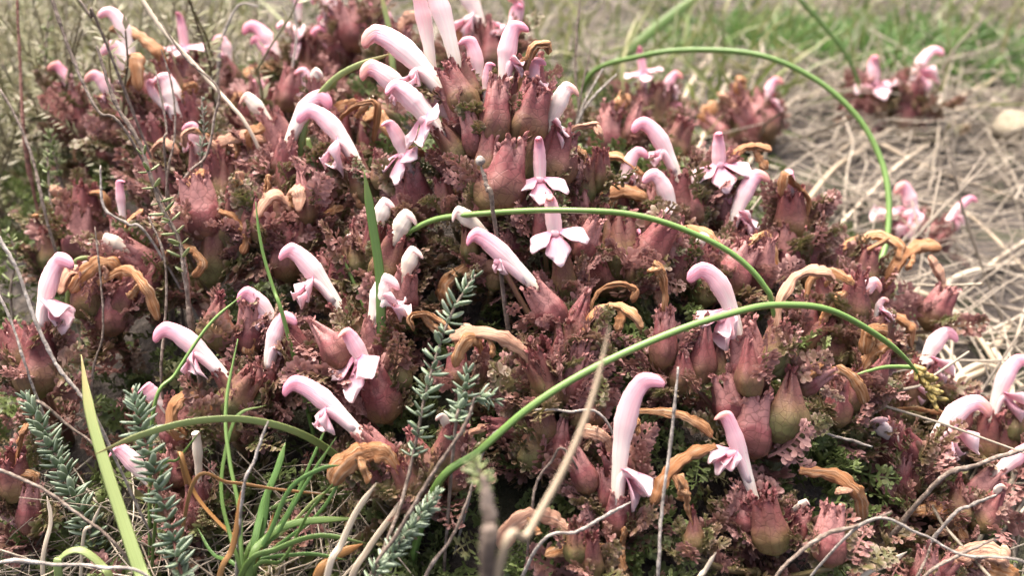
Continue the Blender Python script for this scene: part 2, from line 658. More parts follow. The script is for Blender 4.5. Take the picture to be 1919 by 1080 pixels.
def basis_y(y, zhint, scale, loc):
    y = nrm(y)
    z = np.asarray(zhint, float); z = nrm(z - y * np.dot(z, y))
    x = np.cross(y, z)
    m = Matrix.Identity(4)
    for i in range(3):
        m[i][0], m[i][1], m[i][2], m[i][3] = x[i] * scale, y[i] * scale, z[i] * scale, loc[i]
    return m


# ------------------------------------------------------------------ flowers
VD = {'L': (-1, -.25, .3), 'R': (1, -.25, .3), 'F': (0, -.35, 1), 'FL': (-.65, -.3, .75), 'FR': (.65, -.3, .75),
      'LB': (-1, -.2, -.3), 'RB': (1, -.2, -.3)}


def petal_lobe(root, dr, nor, ln, wd, seed, off, parent, cupping=.10):
    r = np.random.default_rng(seed)
    nu, nv = 7, 8
    dr = nrm(dr); side = nrm(np.cross(dr, nor)); nor = np.cross(side, dr)
    V, t, uv, Fs = [], [], [], []
    ph = r.uniform(0, 6)
    notch = r.uniform(.0, .10)
    for i in range(nv):
        s = i / (nv - 1)
        w = wd * float(np.interp(s, [0, .2, .45, .68, .85, 1], [.22, .42, .84, 1.0, .93, .66]))
        for j in range(nu):
            q = j / (nu - 1) * 2 - 1
            x = w * q
            y = ln * s * (1 - .34 * q * q * s * s - notch * math.exp(-(q * 3) ** 2) * s)
            z = ln * (cupping * (q * q - .4) * s + .12 * s * s * math.sin(ph) + .03 * math.sin(q * 5 + ph * 3) * s + .03 * math.sin(s * 5 + ph))
            V.append(root + dr * y + side * x + nor * z); t.append(s); uv.append(((q + 1) / 2, s))
    for i in range(nv - 1):
        for j in range(nu - 1):
            a = i * nu + j
            Fs.append([a, a + 1, a + nu + 1, a + nu])
    me = mesh_from('lip_lobe', np.array(V) - off, Fs, 'lobe', {'t': t}, uv)
    o = link('lip_lobe', me, parent)
    md = o.modifiers.new('thickness', 'SOLIDIFY'); md.thickness = .00022; md.offset = 0
    return o


fseed = [0]


def flower(root_obj, off, bu, bv, tu, tv, vd, d, dt=None, w=21, pink=1.0, lip=.8, lt=.38, b=.2, droop=.5, calyx=90, name='flower'):
    fseed[0] += 1
    r = np.random.default_rng(500 + fseed[0])
    V = nrm(camvec(*VD[vd]))
    if dt is None:
        dt = -.004 if vd in ('F', 'FL', 'FR') else -.0025
    P0, P1 = W(bu, bv, d), W(tu, tv, d + dt)
    ch = P1 - P0; L = np.linalg.norm(ch); cd = ch / L
    Vv = nrm(V - cd * np.dot(V, cd)); lat = np.cross(cd, Vv)
    s = (1 - (1 - np.linspace(0, 1, 30)) ** 1.5)[:, None]
    A, Bc = P0 + ch * .38 - Vv * b * L * .55, P0 + ch * .86 - Vv * b * L * 1.25
    path = (1 - s) ** 3 * P0 + 3 * (1 - s) ** 2 * s * A + 3 * (1 - s) * s * s * Bc + s ** 3 * P1
    path[:, :] += lat[None] * (np.sin(s * 5 + r.uniform(0, 6)) * .010 * L)
    hw = w * .87 * d / FPX
    sv = s[:, 0]
    prof = np.interp(sv, [0, .12, .35, .52, .7, .84, .92, .96, .985, 1.0], [.52, .56, .72, .96, .86, .80, .80, .72, .50, .06])
    if vd in ('F', 'FL') and lip > 0:
        prof = np.interp(sv, [0, .12, .35, .52, .7, .84, .92, .96, .985, 1.0], [.52, .58, .80, .98, .88, .70, .54, .42, .28, .06])
    prof = prof * (1 + r.normal(0, .02, 30))
    groove = r.uniform(.14, .3)

    def mod(t, th):
        k = np.exp(-(((th + math.pi) % (2 * math.pi) - math.pi) / .45) ** 2)
        g = sstep(.45, .62, t) * (1 - sstep(.93, 1, t))
        ridge = .018 * np.sin(th * 5 + t * 3 + r.uniform(0, 6)) + .008 * np.sin(th * 9 + t * 9)
        return 1 - groove * k * g - .09 * g * np.exp(-((np.abs((th + math.pi) % (2 * math.pi) - math.pi) - 1.25) / .22) ** 2) + ridge
    v, f, t, uv = sweep(path, hw * prof, hw * prof * np.interp(sv, [0, .4, 1], [.95, .66, .48] if vd not in ('F', 'FL') else [.95, .84, .78]), Vv, 18, mod)
    # blunt beak hooked to the ventral side
    tip = sstep(.72, 1.0, t)[:, None]
    v = v + Vv * tip * hw * .85 - cd * tip * hw * .35
    tc = np.clip(np.concatenate([np.repeat(sv, 18), [0, 1]]) * pink, 0, 1.1)
    if lip > 0:
        # swollen throat from the tube to the lip
        i0, i1 = int(np.argmin(abs(sv - max(.02, lt - .28)))), int(np.argmin(abs(sv - lt)))
        q = catmull([path[i0] + Vv * hw * .1, path[i1] + Vv * hw * prof[i1] * .55 - cd * hw * .2, path[i1] + Vv * hw * ((.72 + .2 * lip) if vd in ('F', 'FL', 'FR') else (.9 + .7 * lip)) + cd * hw * .1], 10)
        rr = hw * np.interp(np.linspace(0, 1, 10), [0, .5, 1], [.55, .62, .42 * min(1, lip + .2)])
        v2, f2, t2, uv2 = sweep(q, rr * .8, rr, cd, 12)
        f = f + [[a_ + len(v) for a_ in g_] for g_ in f2]
        v = np.concatenate([v, v2]); uv = np.concatenate([uv, uv2 * [1, .5]])
        tc = np.concatenate([tc, np.clip((lt * .8 + .45 * t2) * pink, 0, .9)])
    o = link(name, mesh_from('corolla', v - off, f, 'petal', {'t': tc}, uv), root_obj)
    if lip > 0:
        i = int(np.argmin(abs(sv - lt)))
        lr = path[i] + Vv * hw * prof[i] * .72
        sz = hw * 2.5 * lip
        front = vd in ('F', 'FL', 'FR')
        sp = .95 if front else .42
        if not front:
            sz *= 1.3
        # throat that carries the lobes
        e1 = lr + Vv * sz * .35 + cd * sz * .12
        petal_lobe(e1 - Vv * sz * .35 - cd * sz * .1, -cd * droop + Vv * (.95 - .2 * droop), cd, sz * (1.30 if front else 1.1), sz * (.46 if front else .5), fseed[0] * 7 + 1, off, o, .10 if front else .3)
        for sg in (-1, 1):
            petal_lobe(e1 - Vv * sz * .40 + lat * sg * sz * .10, lat * sg * sp + Vv * (.55 if front else .85) - cd * ((.22 + .25 * droop) * r.uniform(.6, 1.3) + (0 if front else sg * .3)),
                       nrm(cd + Vv * .35), sz * (1.25 if front else 1.0) * r.uniform(.85, 1.12), sz * (.46 if front else .52), fseed[0] * 7 + 2 + sg, off, o, .10 if front else .32)
    bd = nrm(path[2] - path[0])
    return P0, bd


def withered(root_obj, off, px, d, w=13, lip=None, dd=0.0, pts=None, lipw=None):
    w = w * 1.1
    fseed[0] += 1
    r = np.random.default_rng(900 + fseed[0])
    n = 34
    k = len(px) if px else 0
    P = [W(u, v, d + dd * i / max(1, k - 1) + (r.uniform(-.002, .002) if 0 < i else 0)) for i, (u, v) in enumerate(px)] if pts is None else pts
    path = catmull(P, n)
    hw = w * d / FPX
    jit = r.normal(0, 1, (n, 3)).cumsum(0); jit -= np.linspace(0, 1, n)[:, None] * jit[-1]
    path = path + jit * hw * .045
    sv = np.linspace(0, 1, n)
    prof = np.interp(sv, [0, .15, .45, .7, .88, .97, 1], [.50, .58, .92, 1.08, 1.0, .66, .12]) * (1 + np.convolve(r.normal(0, .17, n), [.25, .5, .25], 'same')) * 1.02
    ph = r.uniform(0, 6, 5)
    kk = np.array([.25, .5, .25])

    def mod(t, th):
        crum = r.normal(0, .11, (t.shape[0], th.shape[1]))
        crum = .5 * crum + .25 * (np.roll(crum, 1, 0) + np.roll(crum, -1, 0)) + .25 * np.roll(crum, 1, 1)
        k = np.exp(-(((th + math.pi) % (2 * math.pi) - math.pi) / .6) ** 2)
        x = 1 - .62 * k * sstep(.3, .5, t) + .12 * np.sin(th * 4 + ph[0] + 1.5 * np.sin(t * 4 + ph[1])) + .05 * np.sin(th * 9 + ph[2] + t * 7) + crum
        return x + .05 * np.sin(t * 19 + ph[3] + th * 2) + .03 * np.sin(t * 41 + th * 3 + ph[4])
    tw = catmull(P, n)
    cvx = path[0] + path[-1] - 2 * path[n // 2]
    ref = nrm(cvx) + camvec(0, 0, .35)
    v, f, t, uv = sweep(path, hw * prof * .92, hw * prof * .36, ref, 26, mod)
    o = link('withered_flower', mesh_from('withered_corolla', v - off, f, 'withered', {'t': t}, uv), root_obj)
    if lip or lipw is not None:
        i = int(.6 * n)
        q = W(lip[0], lip[1], d - .001) if lip else lipw
        pth = catmull([path[i], (path[i] + q) / 2 + r.normal(0, .0007, 3), q], 14)
        pr = np.interp(np.linspace(0, 1, 14), [0, .5, .85, 1], [.4, .6, .75, .15]) * (1 + r.normal(0, .14, 14))
        v, f, t, uv = sweep(pth, hw * pr * .55, hw * pr, ref, 14, mod)
        link('shrivelled_lip', mesh_from('shrivelled_lip', v - off, f, 'withered', {'t': t}, uv), o)
    return P[0], nrm(path[2] - path[0])


def F(bu, bv, tu, tv, vd='L', **k):
    return ('F', (bu, bv, tu, tv, vd), k)


def Wi(*px, **k):
    return ('W', px, k)


def Cx(u, v, ang=0, ln=90, **k):
    return ('C', (u, v, ang, ln), k)


nleaf = [0]


def add_leaf(root, off, at, direction, size, zh=None):
    nleaf[0] += 1
    direction = nrm(direction)
    zh = zh if zh is not None else (np.array([0, 0, 1.0]) + rng.normal(0, .35, 3))
    link('leaf', LEAF[rng.integers(5)], root, basis_y(direction, zh, size, at - off))


def shoot(label, items, d=None, stem_px=None, leaves=8, frill=8, group=None, hooks=0):
    """one lousewort shoot: stem, calyces, flowers, withered flowers and frilly leaves"""
    us = [it[1][0] if it[0] != 'W' else it[1][0][0] for it in items]
    vs_ = [it[1][1] if it[0] != 'W' else it[1][0][1] for it in items]
    cu, cv = float(np.mean(us)), float(np.mean(vs_))
    if d is None:
        d = D(cu, min(1079, cv + 20)) - .007
    cen = W(*(stem_px if stem_px else (cu, cv + 60)), d + .006)
    gx, gy = cen[0], cen[1] + .006
    base = np.array([gx, gy, gz(gx, gy) - .002])
    root = bpy.data.objects.new('lousewort_shoot', None)
    COL.objects.link(root)
    root.empty_display_size = .01
    root.location = base
    tag(root, label, 'flower', group or 'lousewort shoots of the mound')
    off = base
    bottoms = []
    for typ, a, k in items:
        k = dict(k)
        dd_ = d + k.pop('do', 0)
        cl = k.pop('cx', 88 if typ == 'F' else 74)
        if typ == 'F':
            P0, bd = flower(root, off, *a, d=dd_, **k)
        elif typ == 'W':
            P0, bd = withered(root, off, a, dd_, **k)
        else:
            u, v, ang, cl = a
            ar = math.radians(ang)
            tw = k.get('tw', rng.uniform(.0, .35))
            ar += rng.normal(0, .16)
            bd = nrm(camvec(math.sin(ar), math.cos(ar), tw))
            P0 = W(u, v, dd_) + bd * cl * dd_ / FPX * .4
        if cl:
            outw = nrm(P0 - base)
            L = cl * (1.24 if typ != 'C' else 1.24) * rng.uniform(.8, 1.12) * dd_ / FPX
            ax = nrm(bd * .75 + outw * .35) if typ != 'C' else bd
            bt = P0 - ax * L * (.78 if typ != 'C' else .80)
            pool = CALYXC if (typ == 'C' and k.get('closed', rng.random() < .35)) else CALYX
            link('calyx', pool[rng.integers(5)], root, basis(ax, None, L, bt - off, sx=rng.uniform(.8, 1.18)))
            bottoms.append(bt)
            if typ == 'C' and rng.random() < hooks:
                a_ = rng.uniform(-1.2, 1.2) + (math.pi if rng.random() < .5 else 0)
                sv_ = nrm(RT * math.cos(a_) - FW * abs(math.sin(a_)) * .7 + UP * rng.uniform(-.1, .3))
                m_ = P0 - ax * L * .1
                z_ = rng.uniform(.55, 1.1) * .0105
                pt = [m_, m_ + ax * z_ * .8 + sv_ * z_ * .15, m_ + ax * z_ * 1.15 + sv_ * z_ * .65, m_ + ax * z_ * .95 + sv_ * z_ * 1.2, m_ + ax * z_ * rng.uniform(-.1, .9) + sv_ * z_ * rng.uniform(.8, 1.6)]
                pt = [q_ + rng.normal(0, .0009, 3) * (i_ > 0) for i_, q_ in enumerate(pt)]
                k_ = rng.random()
                if k_ < .3:
                    pt = pt[:3]
                elif k_ < .6:
                    pt = [m_, m_ + ax * z_ * .5 + sv_ * z_ * .35, m_ + ax * z_ * .55 + sv_ * z_ * .9, m_ - ax * z_ * .2 + sv_ * z_ * 1.3]
                withered(root, off, None, dd_, w=rng.uniform(8, 14), pts=pt, lipw=pt[2] + ax * rng.uniform(-.004, -.001) + sv_ * rng.uniform(-.003, .002) if rng.random() < .6 else None)
            for q in range(frill):
                sd_ = np.cross(ax, rng.normal(0, 1, 3))
                sd_ = nrm(sd_ - FW * np.dot(sd_, FW) * .7 + rng.normal(0, .12, 3))
                add_leaf(root, off, bt + ax * L * rng.uniform(-.1, .45) + sd_ * L * .2, ax * rng.uniform(.5, 1.2) + sd_ * rng.uniform(.45, .9),
                         L * rng.uniform(.35, 1.0), zh=-ax + rng.normal(0, .5, 3))
        elif typ == 'F':
            bottoms.append(P0)
    # stem with a stalk to each calyx
    acc = Acc()
    bottoms = bottoms or [cen]
    top = np.mean(bottoms, 0) * .6 + base * .4
    ctr = catmull([base, (base + top) / 2 + [.001, 0, .001], top], 8)
    acc.add(*sweep(ctr, np.linspace(.0016, .0012, 8), np.linspace(.0016, .0012, 8), RT, 7))
    for bt in bottoms:
        m = ctr[rng.integers(4, 8)]
        mid = (m + bt) / 2 + np.array([0, 0, -.0015])
        p = catmull([m, mid, bt + nrm(bt - mid) * .0008], 7)
        acc.add(*sweep(p, np.linspace(.0008, .0006, 7), np.linspace(.0008, .0006, 7), UP, 6))
    link('stem', acc.mesh('shoot_stem', 'stem', off), root)
    for q in range(leaves):
        s = rng.uniform(.1, 1)
        p = base * (1 - s) + top * s
        a = rng.uniform(0, 6.283)
        dr = nrm(np.array([math.cos(a), math.sin(a) - .35, rng.uniform(.2, 1.1)]))
        add_leaf(root, off, p, dr, rng.uniform(.011, .018))
    return root


# ------------------------------------------------------------------ ground
def ground_material():
    m, nt, b, out = new_mat('soil_litter')
    g = geomco(nt)
    n1 = noise(nt, 22, 4, g)
    n2 = noise(nt, 260, 5, g, .65)
    c = ramp(nt, n2, [(.25, (.018, .014, .012)), (.48, (.048, .038, .031)), (.62, (.09, .074, .06)), (.8, (.16, .135, .105))])
    c = mixc(nt, mth(nt, 'MULTIPLY', mth(nt, 'GREATER_THAN', n1, .53), .5), c, (.05, .06, .02))
    nt.links.new(c, b.inputs['Base Color'])
    b.inputs['Roughness'].default_value = .9
    bump(nt, b, n2, 1.0, .004)
    return m


M['soil'] = ground_material()
far = np.array([.04, .1, .2, .4, .8, 1.5, 3, 6, 12, 25, 45, 70])
gxs = np.concatenate([-.75 - far[::-1], np.arange(-.75, .8501, .0062), .85 + far])
gys = np.concatenate([-.25 - far[::-1], np.arange(-.25, 1.3001, .0062), 1.3 + far])
GX, GY = np.meshgrid(gxs, gys)
GZ = ground(GX.ravel(), GY.ravel())
nx = len(gxs)
ii = (np.arange(len(gys) - 1)[:, None] * nx + np.arange(nx - 1)[None]).ravel()
gme = mesh_from('ground', np.stack([GX.ravel(), GY.ravel(), GZ], 1), np.stack([ii, ii + 1, ii + nx + 1, ii + nx], 1), 'soil')
go = link('ground', gme)
go['kind'] = 'structure'
go['label'] = 'dark peaty soil rising into a low mound'


# ------------------------------------------------------------------ uncountable cover
def rot_batch(Y, Z):
    Y = Y / np.linalg.norm(Y, axis=1)[:, None]
    Z = Z - Y * (Y * Z).sum(1)[:, None]
    Z = Z / np.maximum(1e-6, np.linalg.norm(Z, axis=1))[:, None]
    X = np.cross(Y, Z)
    return np.stack([X, Y, Z], 2)


def scatter(name, templates, pos, Y, Z, sc, mat, label):
    Vs, Fs, Es, Rs, n0 = [], [], [], [], 0
    R_ = rot_batch(Y, Z)
    which = rng.integers(0, len(templates), len(pos))
    rnd = rng.random(len(pos))
    for k, (tv, tf, te) in enumerate(templates):
        idx = np.nonzero(which == k)[0]
        if not len(idx):
            continue
        v = pos[idx][:, None] + sc[idx][:, None, None] * np.einsum('nij,mj->nmi', R_[idx], tv)
        Vs.append(v.reshape(-1, 3))
        Fs.append((tf[None] + (np.arange(len(idx)) * len(tv))[:, None, None] + n0).reshape(-1, tf.shape[1]))
        Es.append(np.tile(te, len(idx))); Rs.append(np.repeat(rnd[idx], len(tv)))
        n0 += len(idx) * len(tv)
    me = mesh_from(name, np.concatenate(Vs), np.concatenate(Fs), mat, {'e': np.concatenate(Es), 'r': np.concatenate(Rs)})
    o = link(name, me)
    tag(o, label, 'foliage', None, 'stuff')
    return o


def inview(x, y, z, m=260):
    p = np.stack([x, y, z], 1) - CAM
    d = p @ FW
    u = 959.5 + FPX * (p @ RT) / np.maximum(d, 1e-3)
    v = 540 - FPX * (p @ UP) / np.maximum(d, 1e-3)
    return (d > .03) & (u > -m) & (u < 1919 + m) & (v > -m) & (v < 1080 + m), u, v, d


def field(x, y, s, seed):
    r = np.random.default_rng(seed)
    out = 0
    for k in range(5):
        a = r.uniform(0, 6.28); f = s * r.uniform(.6, 1.8)
        out = out + np.sin((x * math.cos(a) + y * math.sin(a)) * f + r.uniform(0, 6.28))
    return out / 5


SM = [leaf_template(5, 300 + k, [.4, -.5, .8, -.2][k]) for k in range(4)]
N = 60000
x = rng.uniform(-.42, .40, N); y = rng.uniform(.03, .62, N)
c = canopy(x, y)
ok, u_, v_, d_ = inview(x, y, c)
keep = ok & (rng.random(N) < sstep(.025, .055, c)) & (rng.random(N) < np.clip(.045 / d_ ** 2 * .42, .1, .8)) & ~((u_ < 620) & (v_ > 860) & (rng.random(N) < .6))
x, y, c = x[keep], y[keep], c[keep]
pf = field(x, y, 90, 5) - .16
purple = rng.random(len(x)) < sstep(-.25, .35, pf)
for nm, sel, mt, lab in (('green_leaf_carpet', ~purple, 'green_carpet', 'small crinkled dark green leaves carpeting the mound between shoots'),
                         ('purple_leaf_carpet', purple, 'purple_carpet', 'small frilly dull purple leaves carpeting the mound between shoots')):
    xs, ys, cs = x[sel], y[sel], c[sel]
    n = len(xs)
    dep = rng.uniform(.007, .018, n) if nm[0] == 'g' else rng.uniform(.006, .016, n)
    pos = np.stack([xs, ys, cs - dep], 1)
    Y = rng.normal(0, .55, (n, 3)) + np.array([0, -.45, .75])
    Z = rng.normal(0, .6, (n, 3)) + np.array([0, -.3, 1.0])
    scatter(nm, SM, pos, Y, Z, rng.uniform(.0075, .0125, n), mt, lab)


def blade_template(seed, bend, seg=5, w=.022, lie=False):
    r = np.random.default_rng(seed)
    V, Fs, E = [], [], []
    for i in range(seg + 1):
        s = i / seg
        yy = s - bend * .35 * s * s
        zz = bend * .75 * s * s
        ww = w * (1 - s ** 2.2) + .001
        V += [[-ww, yy, zz], [0, yy, zz + ww * .5], [ww, yy, zz]]
        E += [s] * 3
        if i:
            b = (i - 1) * 3
            Fs += [[b, b + 1, b + 4], [b, b + 4, b + 3], [b + 1, b + 2, b + 5], [b + 1, b + 5, b + 4]]
    return np.array(V), np.array(Fs, np.int32), np.array(E)


M['turf'] = leaf_material('turf_blade', [(.1, (.055, .09, .02)), (.35, (.12, .165, .042)), (.65, (.20, .23, .08)), (.95, (.36, .31, .17))], (.26, .24, .12))
M['turf_bright'] = leaf_material('turf_bright', [(.1, (.03, .085, .018)), (.5, (.06, .165, .035)), (.95, (.12, .22, .055))], (.2, .28, .08))
M['litter'] = leaf_material('straw_litter', [(.1, (.06, .047, .034)), (.4, (.165, .135, .098)), (.7, (.29, .248, .185)), (.95, (.47, .415, .325))], (.33, .28, .21), trans=.1)
# turf beyond the mound
N = 42000
x = rng.uniform(-1.4, 1.5, N); y = rng.uniform(.36, 2.6, N)
c = canopy(x, y)
ok, u_, v_, d_ = inview(x, y, c + .03, 200)
gf = field(x, y, 16, 21) + .25 - 1.3 * sstep(1250, 1600, u_) * sstep(90, 200, v_) - .5 * sstep(1100, 1500, u_) * sstep(0, 60, v_)
keep = ok & (rng.random(N) < sstep(-.45, .30, gf)) & (rng.random(N) < np.clip(.55 / d_, .15, 1)) & (c < .06)
pos = np.stack([x, y, ground(x, y) - .002], 1)[keep]
n = len(pos)
scatter('turf', [blade_template(k, [.2, .6, 1.0][k]) for k in range(3)], pos, rng.normal(0, .65, (n, 3)) + [.15, 0, .75],
        rng.normal(0, 1, (n, 3)) + [0, -.3, .1], rng.uniform(.02, .07, n), 'turf', 'blurred olive green turf growing behind the mound')
# bright green leafy patch
N = 3600
uu = rng.normal(1700, 130, N); vv = rng.normal(85, 26, N)
uu[:1500] = rng.normal(1430, 110, 1500); vv[:1500] = rng.normal(72, 24, 1500)
pos = []
for a, b2 in zip(uu[::1], vv[::1]):
    dr_ = FW + (a - 959.5) / FPX * RT + (540 - b2) / FPX * UP
    dd_ = (CAM[2] - .012) / -dr_[2]
    pos.append(CAM + dr_ * dd_)
pos = np.array(pos); pos[:, 2] = ground(pos[:, 0], pos[:, 1]) - .001
n = len(pos)
scatter('feathery_moss', [blade_template(k + 9, .8, 4, .05) for k in range(2)], pos, rng.normal(0, .6, (n, 3)) + [0, 0, .6],
        rng.normal(0, 1, (n, 3)), rng.uniform(.015, .034, n), 'turf_bright', 'bright green feathery patch growing among straw behind the mound')


def straw_template(seed):
    r = np.random.default_rng(seed)
    seg = 5
    P = np.stack([r.normal(0, .025, seg + 1).cumsum(), np.linspace(-.5, .5, seg + 1), r.normal(0, .016, seg + 1).cumsum()], 1)
    w = .0058 * np.linspace(1.1, .55, seg + 1)
    v, f, t, uv = sweep(catmull(P, 7), np.interp(np.linspace(0, 1, 7), np.linspace(0, 1, seg + 1), w),
                        np.interp(np.linspace(0, 1, 7), np.linspace(0, 1, seg + 1), w) * .6, [1, 0, 0], 4, close=False)
    return v, np.array(f, np.int32), t


ST = [straw_template(70 + k) for k in range(6)]
N = 130000
x = rng.uniform(-.9, 1.3, N); y = rng.uniform(.12, 1.7, N)
c = canopy(x, y)
ok, u_, v_, d_ = inview(x, y, c, 240)
right = np.maximum(sstep(1150, 1500, u_), .55 * (1 - sstep(120, 260, v_))) * (1 - .55 * sstep(1650, 1800, u_) * sstep(330, 420, v_) * (1 - sstep(560, 640, v_))) + .05
keep = ok & (rng.random(N) < right * np.clip(.8 / (d_ + .2), .15, 1) * (1 - .95 * sstep(.03, .055, c)) * .36)
pos = np.stack([x, y, ground(x, y) + rng.uniform(.0005, .008, N)], 1)[keep]
n = len(pos)
Y = np.stack([rng.normal(.75, .55, n), rng.normal(.35, .6, n), rng.normal(.02, .12, n)], 1)
scatter('straw_litter', ST, pos, Y, rng.normal(0, .3, (n, 3)) + [0, 0, 1], rng.uniform(.03, .13, n), 'litter', 'tangled pale dry grass litter lying over the soil')
# litter and old stalks in front of the mound, lower left corner
N = 900
uu = rng.uniform(-150, 720, N); vv = rng.uniform(840, 1180, N)
pos = np.array([W(a, b2, D(a, min(b2, 1150))) for a, b2 in zip(uu[:420], vv[:420])])
pos[:, 2] = ground(pos[:, 0], pos[:, 1]) + rng.uniform(.002, .012, len(pos))
n = len(pos)
scatter('old_stalk_litter', ST, pos, rng.normal(0, 1, (n, 3)) * [1, 1, .35], rng.normal(0, .3, (n, 3)) + [0, 0, 1], rng.uniform(.02, .05, n), 'litter',
        'broken dry stalks littering the ground below the heather sprigs')
# mossy tufts there
N = 1500
uu = rng.uniform(-150, 760, N); vv = rng.uniform(820, 1180, N)
pos = np.array([W(a, b2, D(a, min(b2, 1150))) for a, b2 in zip(uu, vv)])
pos[:, 2] = ground(pos[:, 0], pos[:, 1]) - .001
scatter('moss', [blade_template(k + 31, .9, 4, .07) for k in range(2)], pos, rng.normal(0, .5, (N, 3)) + [0, -.2, .7], rng.normal(0, 1, (N, 3)), rng.uniform(.005, .013, N),
        'turf', 'yellow green moss between grass tuft and heather sprigs')


# heather thicket at the left, far side
def wisp_template(seed):
    r = np.random.default_rng(seed)
    P = np.stack([r.normal(0, .03, 6).cumsum(), np.linspace(0, 1, 6), r.normal(0, .03, 6).cumsum()], 1)
    v, f, t, uv = sweep(catmull(P, 8), np.linspace(.010, .004, 8), np.linspace(.010, .004, 8), [1, 0, 0], 4, close=False)
    V, Fs, E = [v], [q for q in f], [t * .2]
    n0 = len(v)
    path = catmull(P, 26)
    for i in range(5, 26):
        for k in range(2):
            a = r.uniform(0, 6.28)
            dr = nrm([math.cos(a), .7, math.sin(a)]); sd_ = nrm(np.cross(dr, [0, 1, 0])); p = path[i]
            V.append(np.array([p, p + dr * .035 + sd_ * .009, p + dr * .07, p + dr * .035 - sd_ * .009])); E.append(np.array([.3, .6, 1, .6]))
            Fs.append([n0, n0 + 1, n0 + 2, n0 + 3]); n0 += 4
    return np.concatenate(V), np.array(Fs, np.int32), np.concatenate(E)


M['wisp'] = leaf_material('heather_wisp', [(.1, (.10, .075, .05)), (.4, (.175, .15, .09)), (.65, (.21, .205, .105)), (.95, (.36, .31, .24))], (.24, .26, .12))
N = 620
uu = rng.uniform(-320, 460, N) ** 1.0; 
uu = np.where(rng.random(N) < .5, rng.uniform(-300, 120, N), rng.uniform(-300, 460, N))
x = (uu - 959.5) / FPX * .40 * rng.uniform(.75, 1.5, N); y = rng.uniform(.27, .62, N)
x = (uu - 959.5) / FPX * (y / .92)
pos = np.stack([x, y, ground(x, y) - .002], 1)
scatter('heather_thicket', [wisp_template(k) for k in range(4)], pos, rng.normal(0, .28, (N, 3)) + [0, 0, .9], rng.normal(0, 1, (N, 3)), rng.uniform(.035, .085, N), 'wisp',
        'blurred thicket of wispy grey heather stems beside and behind the mound')

# pale stone
bmv = []
r_ = np.random.default_rng(3)
nU, nV = 16, 10
for i in range(nV):
    ph = math.pi * i / (nV - 1)
    for j in range(nU):
        th = 2 * math.pi * j / nU
        k = 1 + .12 * math.sin(3 * th + 1) * math.sin(ph) + .08 * math.sin(5 * ph + th * 2)
        bmv.append([.015 * k * math.sin(ph) * math.cos(th), .012 * k * math.sin(ph) * math.sin(th), .011 * k * math.cos(ph)])
fs = []
for i in range(nV - 1):
    for j in range(nU):
        a, b2 = i * nU + j, i * nU + (j + 1) % nU
        fs.append([a, b2, b2 + nU, a + nU])
M['stone'] = bark_material('pale_stone', (.15, .125, .08), (.24, .205, .14), (.33, .29, .21))
st = link('stone', mesh_from('stone', bmv, fs, 'stone'))
p = W(1905, 262, D(1905, 262)); p[2] = gz(p[0], p[1]) + .006
st.location = p
tag(st, 'cream coloured pebble lying on the straw covered soil', 'stone')
# ------------------------------------------------------------------ lousewort shoots
shoot('tall crimson spike crowned with the largest blown white flowers, highest on the mound', [
    F(842, 190, 684, 62, 'L', w=29, pink=.8, lip=.5, lt=.34, b=.17),
    F(858, 138, 792, -50, 'L', w=24, pink=.78, lip=0, b=.08, do=-.001),
    F(812, 150, 768, -34, 'L', w=19, pink=.8, lip=0, cx=0, do=.004, b=.08),
    F(792, 220, 680, 126, 'L', w=25, pink=.8, lip=.3, cx=0, do=.007, b=.16),
    F(834, 258, 726, 158, 'FL', w=28, pink=.85, lip=.85, lt=.30, b=.15, do=-.003),
    F(944, 178, 976, 42, 'R', w=23, pink=1.0, lip=.5, lt=.4, b=.14),
    F(1022, 258, 1074, 160, 'R', w=22, pink=.45, lip=.9, lt=.22, b=.12),
    F(910, 200, 921, 116, 'R', w=11, pink=1.0, lip=0, b=.1, cx=0),
    Wi((966, 200), (985, 135), (1002, 92), (1026, 84), (1028, 102), w=15, lip=(972, 128)),
    Wi((1050, 262), (1085, 236), (1115, 234), (1125, 255), w=15),
    F(895, 185, 872, 70, 'L', w=19, pink=.9, lip=.5, b=.14, do=.004), F(1000, 200, 1012, 110, 'R', w=17, pink=.9, lip=.6, b=.16, do=.004), F(875, 250, 800, 190, 'L', w=18, pink=.7, lip=.4, b=.15, do=.002),
    Cx(868, 182, -18, 100, do=-.004, closed=False), Cx(930, 222, 4, 108, do=-.006, closed=False), Cx(992, 222, 20, 95, do=-.003),
    Cx(935, 335, 0, 112, do=-.008), Cx(885, 262, -14, 96, do=-.005), Cx(880, 345, -10, 92, do=-.003), Cx(985, 305, 14, 96, do=-.004),
    Cx(910, 300, -4, 90, do=-.007), Cx(1040, 300, 30, 84), Cx(905, 385, -5, 90), Cx(965, 385, 8, 90, do=-.003), Cx(1000, 160, 12, 80, do=.006)],
    d=.222, stem_px=(935, 470), hooks=0, leaves=14, frill=2)
shoot('shoot with two outward facing pink flowers one above the other below the crimson spike', [
    F(1016, 395, 1008, 253, 'F', w=18, lip=1.2, lt=.34, pink=1.0, b=.12, droop=.8),
    F(1052, 500, 1028, 364, 'F', w=22, lip=1.12, lt=.38, pink=.75, b=.12, droop=.8, do=-.004),
    Cx(1098, 452, 22, 70), Cx(960, 470, -15, 76, do=.004)], d=.214, leaves=10)
shoot('shoot with a small white lipped flower facing out close beside the crimson spike', [
    F(778, 338, 722, 224, 'FL', w=18, lip=1.25, lt=.36, pink=.85, b=.1, droop=.7),
    Cx(765, 372, 4, 84, do=.002), Cx(715, 330, -8, 70, do=.006), Wi((820, 300), (790, 285), (750, 278), w=11)], d=.226)
